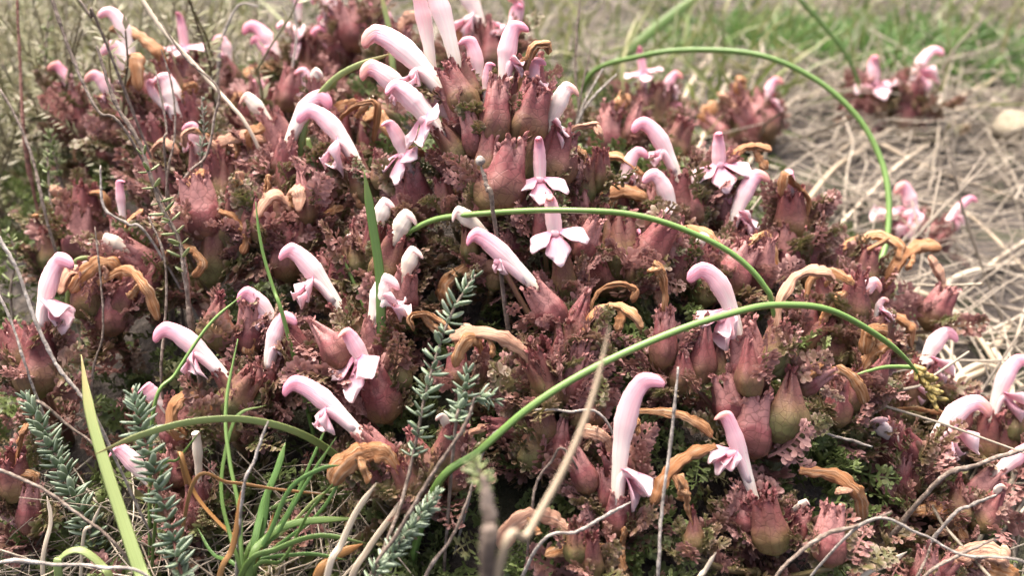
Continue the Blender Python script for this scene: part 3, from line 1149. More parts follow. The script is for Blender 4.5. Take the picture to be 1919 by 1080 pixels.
shoot('arched pink flower over a hanging lip with a pale hood behind it', [
    F(676, 318, 562, 210, 'L', w=23, lip=.95, lt=.36, pink=.85, b=.22, droop=.8),
    F(538, 275, 616, 184, 'R', w=23, lip=0, pink=.9, b=.26, do=.012),
    Wi((705, 400), (672, 380), (668, 352), (698, 336), w=15), Cx(572, 375, -6, 80), Cx(540, 330, -2, 86, do=.01)], d=.236)
shoot('shoot with one plain creamy white closed hood above brown curled petals', [
    F(512, 240, 454, 180, 'L', w=17, pink=.12, lip=0, b=.1),
    Wi((412, 300), (408, 268), (450, 258), (500, 265), w=13, lip=(445, 300)), Wi((470, 310), (440, 285), (425, 270), w=11), Cx(470, 330, 0, 80), Cx(420, 345, -8, 80)], d=.262, hooks=.42)
shoot('shoot with a tall white flower crossed by an orange withered one', [
    F(262, 190, 200, 84, 'L', w=22, pink=.6, lip=.4), F(225, 215, 165, 140, 'L', w=16, pink=.9, lip=.5), F(252, 132, 192, 18, 'L', w=17, pink=.7, lip=0, cx=0),
    Wi((312, 135), (292, 92), (240, 64), (205, 55), w=14), Cx(250, 230, -5, 84), Cx(290, 200, 10, 80), Wi((210, 200), (192, 165), (200, 130), w=10)], d=.285, hooks=.42)
shoot('shoot with a white and pink flower standing behind thin grey twigs', [
    F(340, 244, 298, 140, 'L', w=22, pink=.62, lip=.3, b=.12), F(318, 210, 280, 150, 'R', w=12, pink=.9, lip=0, cx=0), Cx(330, 290, 0, 84), Cx(295, 280, -10, 80), Wi((352, 200), (350, 170), (372, 160), w=12)], d=.278, hooks=.42)
shoot('small far shoot with a starry white lip among green grass', [
    F(350, 135, 334, 20, 'F', w=12, lip=1.5, lt=.36, pink=1.1, b=.08), Cx(356, 150, 5, 70)], d=.335)
shoot('shoot with one orange pink fading hood beside the wispy heather thicket', [
    F(140, 195, 96, 120, 'L', w=14, pink=1.25, lip=0), Cx(130, 225, -8, 86), Cx(170, 250, 5, 80), Wi((150, 330), (142, 280), (165, 256), (185, 268), w=10), Cx(200, 290, 12, 76)], d=.315, hooks=.42)
shoot('far crowded shoot of rosy flowers with a dark crimson calyx behind the mound', [
    F(532, 128, 460, 48, 'L', w=18, pink=1.2, lip=.5), F(640, 138, 588, 56, 'L', w=18, pink=1.15, lip=.3), F(642, 52, 590, -12, 'L', w=21, pink=.7, lip=.6),
    F(588, 100, 520, 44, 'FL', w=14, pink=.7, lip=1.3), F(690, 66, 690, 4, 'R', w=11, pink=1.2, lip=0), F(560, 40, 540, -20, 'L', w=12, pink=1.2, lip=0, cx=0), F(612, 45, 622, -15, 'R', w=13, pink=.9, lip=.6, cx=0), F(730, 90, 712, 20, 'L', w=14, pink=.9, lip=.6, cx=0), F(660, 120, 668, 70, 'R', w=13, pink=1.0, lip=.6, cx=0), F(430, 130, 405, 70, 'L', w=14, pink=.8, lip=.6, cx=60), F(505, 118, 474, 72, 'L', w=12, pink=1.1, lip=0, cx=0),
    Cx(662, 58, 4, 78, do=-.006), Cx(640, 92, -6, 86), Cx(575, 130, -10, 80), Cx(620, 150, 5, 76), Wi((430, 172), (465, 140), (505, 130), (535, 142), w=12)], d=.345, stem_px=(620, 190))
shoot('shoot with a white hooded leaning flower standing behind the crimson spike', [
    F(906, 64, 846, -28, 'L', w=21, pink=.6, lip=.9, lt=.3), F(938, 90, 966, -6, 'L', w=16, pink=1.0, lip=1.2, lt=.28), F(958, 60, 975, 8, 'R', w=10, pink=1.2, lip=0, cx=0),
    Cx(920, 98, 0, 90, do=-.004), Cx(890, 92, -10, 80), Wi((868, 105), (862, 75), (868, 52), w=9), Wi((745, 70), (765, 35), (790, 38), w=11)], d=.31, stem_px=(915, 170))
# upper right flank
shoot('shoot with a stout arched pink flower over two curled brown petals', [
    F(1276, 348, 1190, 230, 'L', w=21, lip=.5, lt=.42, pink=.95, b=.2), F(1160, 372, 1207, 282, 'R', w=17, pink=.9, lip=.4), F(1268, 432, 1212, 326, 'L', w=21, pink=.72, lip=.5, lt=.3, do=-.004),
    Wi((1108, 318), (1125, 298), (1165, 296), (1205, 330), w=12, do=-.002), Wi((1080, 388), (1120, 368), (1165, 358), (1215, 374), w=15, do=-.006, lip=(1140, 385)), Cx(1225, 400, 0, 80), Cx(1130, 390, -10, 80, do=.004)], d=.246, hooks=.42)
shoot('shoot with a three lobed outward facing flower beside the slender rosy bud', [
    F(1352, 378, 1346, 244, 'F', w=19, lip=1.25, lt=.42, pink=.95, b=.1, droop=.75), F(1368, 438, 1433, 324, 'R', w=20, lip=.95, lt=.26, pink=.9, b=.16, do=-.004), F(1312, 412, 1368, 366, 'R', w=17, pink=.7, lip=0),
    Wi((1362, 302), (1385, 284), (1415, 276), (1446, 284), w=12, lip=(1438, 318)), Wi((1424, 470), (1435, 440), (1450, 480), (1452, 536), cx=0, w=13, do=-.006), Cx(1300, 385, -5, 86, do=-.004), Cx(1275, 405, -14, 76), Cx(1400, 455, 8, 80)], d=.25)
shoot('slender shoot tipped with a shut rosy bud beside brown curled petals', [
    F(1486, 378, 1478, 318, 'F', w=14, lip=0, b=.05, pink=1.1), F(1503, 492, 1506, 420, 'F', w=9, lip=0, b=.03, pink=1.2, cx=60),
    Cx(1485, 410, 0, 76), Cx(1500, 450, 5, 70), Cx(1470, 470, -6, 80), Cx(1515, 500, 8, 76)], d=.252, hooks=.42)
shoot('tulip shaped open calyces holding a pink lip under the arching grass stem', [
    Cx(1160, 470, -10, 104, closed=False), Cx(1215, 470, 26, 104, closed=False, do=-.003), Cx(1135, 505, -18, 86), Cx(1185, 510, 4, 86, do=-.003), F(1190, 480, 1198, 432, 'F', w=10, lip=1.3, lt=.5, cx=0, do=.002),
    Wi((1104, 555), (1100, 500), (1088, 460), cx=0, w=9, do=-.005), Wi((1060, 445), (1085, 450), (1118, 452), w=12), Wi((1205, 530), (1228, 540), (1240, 575), w=12)], d=.226)
shoot('shoot with a pale lip in a curled brown hook beneath the arching grass stem', [
    Wi((1250, 450), (1290, 432), (1335, 455), (1345, 500), w=12), F(1315, 480, 1322, 440, 'R', w=12, pink=.2, lip=0), Cx(1270, 500, -6, 92), Cx(1320, 520, 4, 92), Cx(1375, 510, 10, 88), Cx(1425, 500, 10, 80, do=.004),
    Wi((1378, 470), (1405, 455), (1425, 438), w=11)], d=.232)
shoot('shoot under a big pink arched flower with a drooping lip beside the rush stem', [
    F(1388, 640, 1296, 508, 'L', w=24, lip=1.0, lt=.30, pink=.9, b=.26, droop=.8, cx=100), Cx(1312, 665, -10, 96), Cx(1452, 668, 10, 92), Cx(1408, 700, -2, 108, do=-.005), Cx(1465, 770, 14, 108, do=-.003), Cx(1362, 758, -12, 100), Cx(1420, 800, 2, 100, do=-.003),
    Cx(1480, 830, 12, 80), Cx(1350, 690, -8, 84, do=.003),
    Wi((1452, 625), (1466, 560), (1500, 518), (1540, 510), (1566, 524), w=14, do=-.003), Wi((1462, 632), (1482, 660), (1500, 690), cx=0, w=13), Wi((1495, 720), (1515, 700), (1540, 680), cx=0, w=16), Wi((1545, 704), (1575, 692), (1604, 720), (1618, 758), w=11)], d=.205, stem_px=(1420, 880), hooks=0, leaves=14, frill=2)
shoot('shoot of plum calyces with orange crumpled petals behind the rush bend', [
    Cx(1510, 612, -10, 96), Cx(1558, 650, 4, 96), Cx(1605, 575, 8, 104), Cx(1600, 640, 10, 92), Cx(1650, 640, 16, 76), Wi((1532, 618), (1555, 580), (1586, 546), w=14, do=-.004), F(1600, 568, 1648, 532, 'R', w=17, pink=.7, lip=0), F(1640, 600, 1662, 560, 'R', w=8, pink=.6, lip=1.6, cx=0),
    Wi((1638, 612), (1670, 600), (1702, 612), (1708, 652), w=12), Cx(1540, 560, -4, 76)], d=.236, hooks=.42)
shoot('shoot with two large tan withered flowers curling out over straw', [
    Wi((1560, 478), (1600, 452), (1650, 442), (1686, 462), (1684, 488), w=13, lip=(1612, 482)), Wi((1650, 552), (1680, 500), (1720, 466), (1765, 464), w=14, lip=(1700, 505)), Wi((1770, 560), (1765, 520), (1740, 480), w=11), Wi((1590, 545), (1580, 520), (1562, 505), w=9),
    Cx(1620, 510, 0, 70), Cx(1560, 505, -8, 76)], d=.26)
shoot('pink flower with pale lips standing where the far arching rush stem comes down', [
    F(1716, 425, 1684, 348, 'L', w=19, lip=1.2, lt=.3, pink=.9), F(1756, 440, 1828, 370, 'R', w=10, lip=.9, lt=.4, pink=1.1, b=.1), Cx(1700, 440, 0, 56), Cx(1740, 450, 8, 56)], d=.365)
shoot('far blurred pink flower facing out above straw, beside a paler bent one', [
    F(1640, 195, 1638, 102, 'F', w=17, lip=1.1, lt=.36, pink=1.0, b=.1), Cx(1660, 185, 10, 50), Wi((1600, 215), (1560, 240), (1525, 265), w=11)], d=.475)
shoot('blurred pale bent flower standing alone with its lip over dry straw', [
    F(1702, 178, 1764, 92, 'R', w=13, lip=1.3, lt=.35, pink=.8, b=.22), Cx(1700, 190, 5, 46), Wi((1700, 200), (1705, 225), (1690, 245), w=11)], d=.475)
shoot('far blurred pink flower beside an orange dead flower head', [
    F(1430, 210, 1462, 148, 'R', w=12, lip=1.1, lt=.2, pink=1.1), Wi((1410, 200), (1385, 170), (1395, 145), w=12), Wi((1395, 215), (1370, 190), (1350, 175), w=12), Cx(1400, 230, -6, 60), Wi((1330, 235), (1320, 215), (1345, 205), w=12)], d=.42)
shoot('far blurred rosy flower with a flared lip at the foot of the far rush', [
    F(1212, 190, 1198, 84, 'F', w=11, lip=1.4, lt=.42, pink=1.2, b=.1), F(1240, 192, 1275, 138, 'R', w=12, lip=.7, pink=1.2), Cx(1215, 225, -4, 60), Cx(1245, 235, 8, 60), F(1220, 225, 1278, 202, 'R', w=10, pink=1.3, lip=0, cx=0)], d=.385)
shoot('maroon calyx shoot with an orange withered tube below the far rosy flowers', [
    Wi((1152, 228), (1160, 200), (1178, 176), w=13), Cx(1140, 260, 12, 96), Cx(1180, 240, 18, 80), Cx(1270, 275, 16, 76), Wi((1290, 310), (1270, 298), (1300, 298), w=9)], d=.30, hooks=.42)
# lower right
shoot('shoot with a cream bud and a broad pale pink flower leaning outward', [
    F(1736, 852, 1852, 760, 'R', w=23, lip=1.0, lt=.34, pink=.85, b=.24, droop=.9, do=.006), F(1692, 836, 1642, 786, 'R', w=20, lip=0, pink=.45, b=.1), Cx(1680, 852, -6, 80), Cx(1725, 890, 6, 92), Cx(1690, 900, -10, 80), Wi((1640, 792), (1580, 780), (1520, 788), cx=0, w=9, do=.008), Wi((1680, 768), (1730, 768), (1782, 776), cx=0, w=9, do=.012)], d=.226)
shoot('slender pink flower with a ruffled lip above the thick brown twig', [
    F(1856, 795, 1926, 672, 'R', w=19, lip=1.0, lt=.32, pink=.95, b=.18), Cx(1880, 830, 8, 84), Cx(1900, 800, 14, 84)], d=.25)
shoot('pale flower tangled with the golden spikelets at the end of the rush', [
    F(1724, 698, 1788, 624, 'R', w=19, lip=.9, lt=.25, pink=.75), F(1690, 745, 1735, 700, 'R', w=17, lip=.8, pink=.35), Cx(1650, 720, -8, 84), Cx(1700, 770, 0, 80), Cx(1790, 780, 12, 84)], d=.252)
shoot('shoot with a shut dark red bud and pinkish withered hood over grey twigs', [
    Cx(1850, 965, 18, 92, closed=True), F(1862, 935, 1882, 912, 'R', w=9, pink=.1, lip=0, cx=0), F(1850, 905, 1945, 840, 'R', w=19, pink=1.15, lip=0, b=.1, do=.018), Wi((1700, 958), (1750, 958), (1790, 985), (1812, 1028), cx=0, w=19, lip=(1752, 1000)), Cx(1800, 950, 0, 80)], d=.222)
shoot('pair of tan papery withered hoods lying at the end of a thin grey twig', [
    Wi((1780, 1062), (1810, 1045), (1855, 1040), (1892, 1060), w=20), Wi((1770, 1100), (1810, 1075), (1860, 1070), (1905, 1090), w=22), Cx(1740, 1080, -10, 84)], d=.205)
shoot('shoot with a narrow upright flower with a jutting lip above crimson frills', [
    F(1416, 945, 1350, 770, 'L', w=21, lip=.85, lt=.46, pink=.9, b=.06, droop=.2), F(1476, 962, 1516, 940, 'R', w=9, pink=.05, lip=0, b=.05), Cx(1400, 968, -8, 84), Cx(1445, 985, 4, 90, do=-.003), Cx(1490, 990, 14, 70),
    Wi((1342, 836), (1300, 850), (1252, 895), (1222, 948), cx=0, w=13, do=-.004, lip=(1280, 940)), Wi((1500, 882), (1560, 886), (1606, 925), (1614, 978), cx=0, w=14, lip=(1570, 920))], d=.196, frill=9)
# lower middle
shoot('shoot with a tall pink flower and long hanging lip standing beside a knobbly pale twig', [
    F(1156, 945, 1230, 704, 'R', w=26, lip=.95, lt=.22, pink=.85, b=.17, droop=.9, cx=84, do=-.004), Cx(1090, 892, -12, 92), Cx(1135, 930, 2, 84), Wi((1148, 850), (1130, 820), (1090, 808), w=13), Wi((1190, 770), (1250, 775), (1300, 790), (1335, 820), cx=0, w=10, do=.006),
    Wi((1180, 800), (1196, 790), (1196, 815), cx=0, w=9)], d=.192)
shoot('shoot with a long sloping magenta streaked flower and two tan hooks', [
    F(1012, 548, 878, 438, 'L', w=23, lip=.45, lt=.45, pink=1.0, b=.10, droop=1.2, cx=100), F(910, 440, 850, 397, 'L', w=19, pink=.05, lip=0, b=.1, cx=0, do=.008),
    Cx(1085, 610, 8, 96), Cx(1060, 660, -2, 90), Wi((1102, 596), (1125, 552), (1165, 535), (1192, 545), (1182, 562), w=13), Wi((1090, 655), (1108, 598), (1145, 572), (1185, 585), (1206, 614), w=14, do=-.004, lip=(1155, 622)), Cx(1110, 640, 16, 80)], d=.204)
shoot('shoot topped by one long tan withered flower reaching toward heather', [
    Wi((1000, 690), (975, 655), (930, 632), (880, 626), (842, 636), w=14, lip=(922, 672), do=-.003), Cx(1020, 715, -12, 108), Cx(1075, 720, 14, 100), Cx(1050, 690, 2, 84), Cx(1095, 770, 8, 80)], d=.200, frill=9)
shoot('squat olive brown calyces low down beneath the rush stem', [
    Cx(1000, 842, -8, 100, closed=True), Cx(1050, 838, 10, 96, closed=True), Cx(1025, 790, 0, 80), Wi((935, 800), (900, 802), (870, 820), (858, 850), w=12)], d=.200)
shoot('papery orange petals lying flat at the foot of the mound', [
    Wi((1066, 996), (1030, 972), (975, 975), (935, 1030), cx=0, w=17, lip=(1010, 1005)), Wi((1172, 1070), (1140, 1035), (1080, 1030), (1020, 1042), cx=0, w=15), Wi((1170, 1060), (1166, 1020), (1172, 988), cx=0, w=9), Cx(1080, 1030, 0, 84), Cx(1110, 1050, 5, 84)], d=.186)
shoot('shoot with an upright creamy flower and a wide three lobed pink flower below it', [
    F(698, 622, 736, 522, 'R', w=25, lip=.75, lt=.5, pink=.38, b=.16, droop=.2, cx=84), F(700, 715, 640, 618, 'FL', w=20, lip=1.45, lt=.34, pink=1.0, b=.1, droop=.8, do=-.006, cx=100), Cx(622, 652, -38, 92, closed=True, do=-.003), Cx(728, 690, 6, 92, closed=True), Cx(660, 740, -6, 80)], d=.207)
shoot('shoot with a smooth sloping pink flower over a brown curled petal fan', [
    F(688, 830, 534, 720, 'L', w=23, lip=.72, lt=.42, pink=1.0, b=.14, droop=.9, cx=92), Wi((750, 890), (715, 850), (665, 860), (622, 912), w=21, do=-.004, lip=(690, 900)), Cx(735, 905, 10, 96), Cx(700, 900, -8, 84), Cx(765, 880, 18, 72)], d=.190, frill=9)
shoot('red green calyx shoot with a white bud behind the middle heather sprig', [
    Cx(800, 865, -4, 92, closed=True), Cx(838, 850, 10, 92), F(838, 815, 822, 780, 'L', w=11, pink=.02, lip=0, cx=0), Cx(860, 890, 18, 76)], d=.194)
shoot('shoot with an out-stretched pale pink flower above dark green gaps', [
    F(645, 590, 530, 466, 'L', w=23, lip=.85, lt=.42, pink=.8, b=.12, droop=.4), Cx(640, 530, 0, 70, do=.008), Cx(600, 520, -6, 66, do=.008)], d=.218)
shoot('pair of cream buds above green tinted calyces', [
    F(736, 462, 772, 402, 'R', w=23, pink=.10, lip=0, b=.12, do=-.008), F(706, 438, 730, 378, 'R', w=21, pink=.28, lip=0, b=.12, do=-.003), Cx(672, 480, -8, 80), Cx(700, 470, 0, 84), F(662, 470, 652, 440, 'L', w=6, pink=.05, lip=0, cx=0)], d=.226)
shoot('single yellowish bud on a maroon calyx beside the upright grass blade', [
    F(755, 530, 782, 468, 'R', w=20, pink=.06, do=-.006, lip=0, b=.1, cx=84), Cx(745, 580, -4, 70)], d=.219)
shoot('brownish pink hood bowed over behind the tip of the middle heather sprig', [
    Wi((905, 500), (870, 505), (835, 535), (840, 575), w=14), Cx(930, 520, 10, 76), Cx(880, 470, -6, 70)], d=.220)
shoot('shoot with two rosy hoods over purple frilled bracts', [
    F(530, 630, 450, 548, 'L', w=20, lip=.5, lt=.4, pink=1.0, b=.14), F(502, 705, 546, 592, 'R', w=21, lip=.3, pink=.9, b=.2, do=-.004), F(540, 672, 515, 640, 'L', w=14, pink=.05, lip=0, cx=84), Cx(580, 700, 10, 90), Cx(545, 700, 2, 84), Cx(415, 610, -6, 80), Cx(470, 620, 4, 80), Wi((480, 690), (470, 650), (492, 620), w=12)], d=.214, frill=9)
shoot('shoot with a sloping spotted pink flower and bright pink lip', [
    F(432, 720, 292, 620, 'L', w=23, lip=.75, lt=.42, pink=.9, b=.16, droop=1.0), Cx(450, 745, 14, 80), Wi((408, 775), (370, 742), (330, 752), (322, 800), (350, 818), cx=0, w=16, lip=None), Cx(425, 790, 0, 80)], d=.207, frill=9)
shoot('shoot with a single upright pink flower behind a long pale grey twig', [
    F(78, 632, 126, 482, 'R', w=25, lip=.85, lt=.36, pink=.85, b=.2, droop=.5, cx=100), Cx(65, 690, -4, 92), Cx(30, 660, -10, 80)], d=.222)
shoot('reddish brown calyces with a long tan hook behind grey twigs', [
    Cx(160, 560, -6, 92), Cx(205, 590, 6, 92), Cx(230, 560, 12, 80), Wi((182, 532), (232, 508), (268, 540), (296, 602), cx=0, w=11, do=-.005, lip=(240, 560)), F(190, 500, 176, 482, 'L', w=8, pink=.9, lip=0, cx=50)], d=.232, hooks=.42)
shoot('shoot with twin creamy lips and a rosy tube behind bare twigs', [
    F(252, 474, 190, 448, 'L', w=18, pink=.05, lip=0, b=.05, do=-.006), F(262, 465, 240, 438, 'R', w=12, pink=.05, lip=0, cx=0), F(232, 430, 226, 335, 'R', w=12, pink=1.0, lip=0, b=.05, do=.006), Wi((232, 455), (240, 420), (268, 395), w=9, do=-.004), Cx(255, 500, 0, 80)], d=.243)
shoot('plum coloured shoot hung with crumpled tan petals', [
    Cx(385, 400, -4, 108), Cx(395, 480, 0, 108), Cx(430, 420, 10, 84), Wi((410, 395), (440, 410), (462, 445), (452, 476), cx=0, w=11, do=-.006, lip=(415, 412)), Wi((345, 458), (362, 470), (378, 496), (362, 520), cx=0, w=10, do=-.006), Wi((290, 510), (305, 482), (330, 464), w=9), Cx(350, 430, -10, 84)], d=.238, hooks=.42)
shoot('dusky shoot with one upright tan shred behind the thin rush', [
    Wi((495, 392), (498, 360), (502, 326), w=11, do=-.004), Cx(520, 420, 0, 92), Cx(480, 400, -8, 84), Cx(560, 450, 8, 80), Wi((598, 402), (620, 396), (642, 386), w=9), Cx(540, 480, 2, 80)], d=.238, hooks=.42)
shoot('shoot with one orange brown hood lying across behind the arched flowers', [
    Wi((690, 206), (660, 198), (628, 212), w=12), F(700, 246, 706, 184, 'R', w=15, pink=.35, lip=0), Cx(640, 260, -4, 80), Cx(690, 280, 0, 80), F(590, 160, 598, 134, 'R', w=14, pink=.15, lip=0, cx=60)], d=.265, hooks=.42)
shoot('sunken faded pink flower lying behind the pale yellow grass blade', [
    F(300, 925, 212, 838, 'L', w=20, pink=.9, lip=0, b=.06), F(312, 775, 268, 722, 'L', w=18, pink=1.0, lip=0, b=.05, do=.006), Cx(330, 880, 6, 70)], d=.208)
shoot('withered white tube standing upright beside the grass tuft', [
    F(372, 915, 368, 806, 'F', w=13, pink=.02, lip=0, b=.02, cx=60), Cx(360, 960, -4, 70)], d=.204)
shoot('small rust coloured seed pod under the crimson spike', [
    Wi((880, 378), (868, 366), (858, 348), w=12), Cx(840, 380, -12, 70)], d=.221, leaves=5)
# leafy shoots without open flowers that fill the flanks
FILL = [('plum leafy shoot low between the brown seed pods', [Cx(1240, 640, 0, 84), Cx(1275, 700, 6, 80)], None),
        ('maroon budded shoot beside the sunken dark green gap', [Cx(860, 700, -6, 70), Cx(900, 690, 6, 70)], None),
        ('budded shoot of dull red calyces behind the blurred leaning heather sprig', [Cx(30, 900, -4, 84), Cx(60, 960, 8, 84)], None),
        ('dull rosy budded shoot under pale green heather twigs', [F(128, 420, 118, 370, 'L', w=12, pink=.9, lip=.5, b=.15), Wi((150, 415), (160, 370), (190, 365), (205, 400), w=9, do=-.004), Wi((95, 450), (85, 410), (60, 405), w=9, do=-.004), Cx(120, 430, -4, 80), Cx(160, 400, 6, 84), Cx(90, 470, -10, 76)], None),
        ('rust toned budded shoot behind the straight brown twig', [F(322, 342, 316, 306, 'L', w=11, pink=.2, lip=0, b=.1), F(372, 300, 352, 232, 'L', w=16, pink=.9, lip=.5, b=.15, do=-.004), Wi((300, 330), (285, 290), (310, 265), (335, 290), w=10, do=-.004), Wi((380, 330), (395, 295), (420, 300), w=10, do=-.004), Cx(330, 350, 2, 84), Cx(290, 330, -6, 84), Cx(370, 300, 6, 76)], None),
        ('plum budded shoot between creamy hood and white lipped flower', [F(615, 322, 624, 288, 'R', w=12, pink=.05, lip=0, b=.1), Cx(600, 330, 0, 76), Cx(630, 300, 6, 76), Cx(610, 420, 0, 80)], None),
        ('dark budded shoot in front of the far crowded rosy flowers', [F(492, 196, 478, 150, 'L', w=13, pink=.9, lip=.5, b=.15), F(585, 200, 560, 130, 'L', w=15, pink=.8, lip=.6, b=.15), Wi((520, 190), (540, 160), (565, 165), w=9), Wi((450, 215), (435, 190), (455, 175), w=9), Cx(480, 200, -4, 76), Cx(540, 180, 4, 76), Cx(580, 200, 6, 70)], .31),
        ('budded shoot behind the cream bud and the rush bend', [Cx(1600, 740, 0, 80), Cx(1640, 700, 8, 80), Cx(1570, 760, -6, 80)], None),
        ('dull plum budded shoot at the foot of the narrow upright flower', [Cx(1560, 1010, 0, 84), Cx(1300, 1010, -6, 84)], None),
        ('small wine red shoot beside the two outward facing pink flowers', [Cx(1100, 350, 0, 76), Cx(1120, 330, 10, 76), Cx(1085, 395, 4, 70)], None)]
for lab, its, dd in FILL:
    shoot(lab, its, d=dd, leaves=10, frill=9, hooks=.45)
# ------------------------------------------------------------------ grass, rush, twigs, heather
def px_path(px, d0, d1=None, ds=None):
    k = len(px)
    d1 = d0 if d1 is None else d1
    if ds is None:
        L = np.concatenate([[0], np.cumsum(np.hypot(*np.diff(np.array(px, float), axis=0).T))])
        ds = d0 + (d1 - d0) * L / L[-1]
    return [W(u, v, dd) for (u, v), dd in zip(px, ds)]


def rooted(P, where, lean=.004):
    P = [np.asarray(p) for p in P]

    def foot(p, q):
        h = p[2] - gz(p[0], p[1])
        if h < .001:
            return None
        dr = (p - q); dr[2] = 0
        f = p + nrm(dr) * min(.02, h * .35) if np.linalg.norm(dr) > 1e-6 else p.copy()
        f[2] = gz(f[0], f[1]) - .002
        return f
    if 's' in where:
        f = foot(P[0], P[1])
        if f is not None:
            P = [f] + P
    if 'e' in where:
        f = foot(P[-1], P[-2])
        if f is not None:
            P = P + [f]
    return P


def stalk(name, label, cat, px, wpx, mat, d0, d1=None, ds=None, root='s', taper=.6, flat=1.0, group=None, ref=None, knob=0., sides=8, tip=.25, parent=None, n=None):
    """a stem, blade or twig swept along a path; width in photo pixels at its own distance"""
    P = rooted(px_path(px, d0, d1, ds), root)
    n = n or max(18, 9 * len(P))
    path = catmull(P, n)
    dm = d0 if ds is None else float(np.mean(ds))
    if d1:
        dm = (d0 + d1) / 2
    hw = wpx * .5 * dm / FPX
    s = np.linspace(0, 1, n)
    pr = (1 - (1 - taper) * s) * np.where(s > .86, np.interp(s, [.86, 1], [1, tip]), 1)
    r = np.random.default_rng(abs(hash(label + name + str(px[0]))) % 2 ** 31 if False else int(px[0][0] * 7 + px[0][1] * 13 + 50000) % 99991)
    md = None
    if 'rush' in mat:
        jt = r.normal(0, 1, path.shape).cumsum(0); jt -= np.linspace(0, 1, n)[:, None] * jt[-1]
        path = path + np.stack([np.convolve(jt[:, c_], np.ones(7) / 7, 'same') for c_ in range(3)], 1) * hw * .07
        md = lambda t, th: 1 + .10 * np.cos(th * 4) + .04 * np.sin(t * 40 + th)
    if knob:
        ns = np.sort(r.uniform(0, 1, max(4, int(n * .35))))
        path = path + r.normal(0, hw * .10, path.shape)

        def md(t, th):
            k = np.exp(-((t - ns[None]) * n * .9) ** 2)
            ang = (np.arange(len(ns)) * 2.4)[None, None]
            kk = np.exp(-((t[..., None] - ns[None, None]) * n * .9) ** 2) * (1 + np.cos(th[..., None] - ang)) * .5
            return 1 + knob * kk.sum(-1) + r.normal(0, knob * .10, (len(t), th.shape[1]))
    ref = camvec(.15, .3, 1) if ref is None else ref
    v, f, t, uv = sweep(path, hw * pr * flat, hw * pr, ref, sides, md)
    org = path[0] if parent is None else np.array(parent.location)
    o = link(name, mesh_from(name, v - org, f, mat, {'t': t, 'e': t * .3}, uv), parent)
    if parent is None:
        o.location = org
        tag(o, label, cat, group)
    return o, path


# rush stems
rt = bpy.data.objects.new('rush_stem', None); COL.objects.link(rt)
P_ = rooted(px_path([(815, 915), (900, 845)], .186), 's')
rt.location = P_[0]
tag(rt, 'thick green rush stem bent in a long arch with golden spikelets at its end', 'grass')
stalk('stem', 'rush', None, [(815, 915), (900, 842), (1000, 758), (1130, 682), (1290, 613), (1400, 580), (1480, 570), (1560, 582), (1640, 625), (1700, 675), (1745, 735)], 14, 'rush',
      .186, ds=[.186, .184, .182, .183, .186, .189, .193, .198, .204, .21, .216], root='s', taper=.75, parent=rt, n=90)
stalk('bract', 'rush b', None, [(1722, 690), (1660, 688), (1598, 704)], 9, 'rush', .213, root='', taper=.5, parent=rt)
M['spikelet'] = stalk_material('spikelet', [(.2, (.13, .10, .02)), (.5, (.28, .21, .06)), (.8, (.44, .34, .14))], 6, 4)
for k in range(22):
    s_ = k / 21
    u0, v0 = 1712 + 34 * s_ + rng.uniform(-4, 4), 688 + 55 * s_ + rng.uniform(-4, 4)
    a = rng.uniform(-.5, 1.6)
    ln = rng.uniform(14, 34)
    stalk('spikelet', 's', None, [(u0, v0), (u0 + math.cos(a) * ln, v0 + math.sin(a) * ln)], rng.uniform(7, 12), 'spikelet', .213, .211, root='', taper=1.0, parent=rt, n=12, tip=.2)
stalk('rush_stem', 'thinner green rush stem arching under the two outward facing pink flowers', 'grass', [(690, 500), (735, 455), (775, 430), (830, 409), (930, 400), (1060, 395), (1180, 403), (1280, 430), (1370, 475), (1430, 535), (1452, 605)], 10.5, 'rush', .211, ds=[.228, .222, .216, .212, .206, .2, .2, .2, .2, .2, .203], root='e', taper=.9, n=80)
stalk('rush_stem', 'tall blurred green rush hoop standing over the straw', 'grass', [(1110, 135), (1200, 103), (1300, 91), (1420, 99), (1520, 142), (1600, 212), (1650, 295), (1666, 370), (1662, 450), (1636, 530)], 12, 'rush', .32, ds=[.36, .34, .33, .32, .315, .31, .305, .30, .295, .29], root='se', taper=.8, n=80)
stalk('rush_stem', 'faint green stem slanting down to a far pink flower', 'grass', [(1480, -20), (1545, 50), (1590, 110), (1612, 170)], 9, 'rush', .45, .47, root='e', taper=.8)
# single blades
stalk('grass_strand', 'broad yellow green blade with a browned pointed tip standing between heather sprigs', 'grass', [(285, 1130), (262, 1070), (230, 975), (196, 870), (168, 770), (152, 665)], 31, 'blade_pale', .178, ds=[.176, .178, .182, .186, .19, .195], root='s', taper=.62, flat=.10, tip=.08, n=50)
stalk('grass_strand', 'flat light green blade lying across the broad yellow green blade', 'grass', [(640, 865), (560, 812), (460, 787), (360, 791), (265, 816), (178, 852)], 16, 'blade_pale', .190, ds=[.2, .19, .183, .178, .176, .174], root='s', taper=.8, flat=.15, tip=.1, n=50)
stalk('rush_stem', 'thin green stem leaning against the tip of a rosy hood', 'grass', [(285, 782), (330, 700), (390, 612), (452, 555)], 7, 'rush', .196, .2, root='s', taper=.7)
stalk('rush_stem', 'thin yellow green wavy stem standing upright beside the grass tuft', 'grass', [(455, 1060), (448, 960), (430, 860), (424, 760), (446, 636)], 8, 'rush', .182, .19, root='s', taper=.7)
stalk('rush_stem', 'thin dark green stem in front of the dusky shoot', 'grass', [(535, 610), (512, 540), (490, 460), (479, 378)], 8, 'rush', .206, root='s', taper=.55)
stalk('grass_strand', 'upright pointed green blade between cream buds and pink flowers', 'grass', [(716, 640), (712, 520), (698, 420), (682, 318)], 20, 'blade', .206, .202, root='s', taper=.8, flat=.18, tip=.05, n=40)
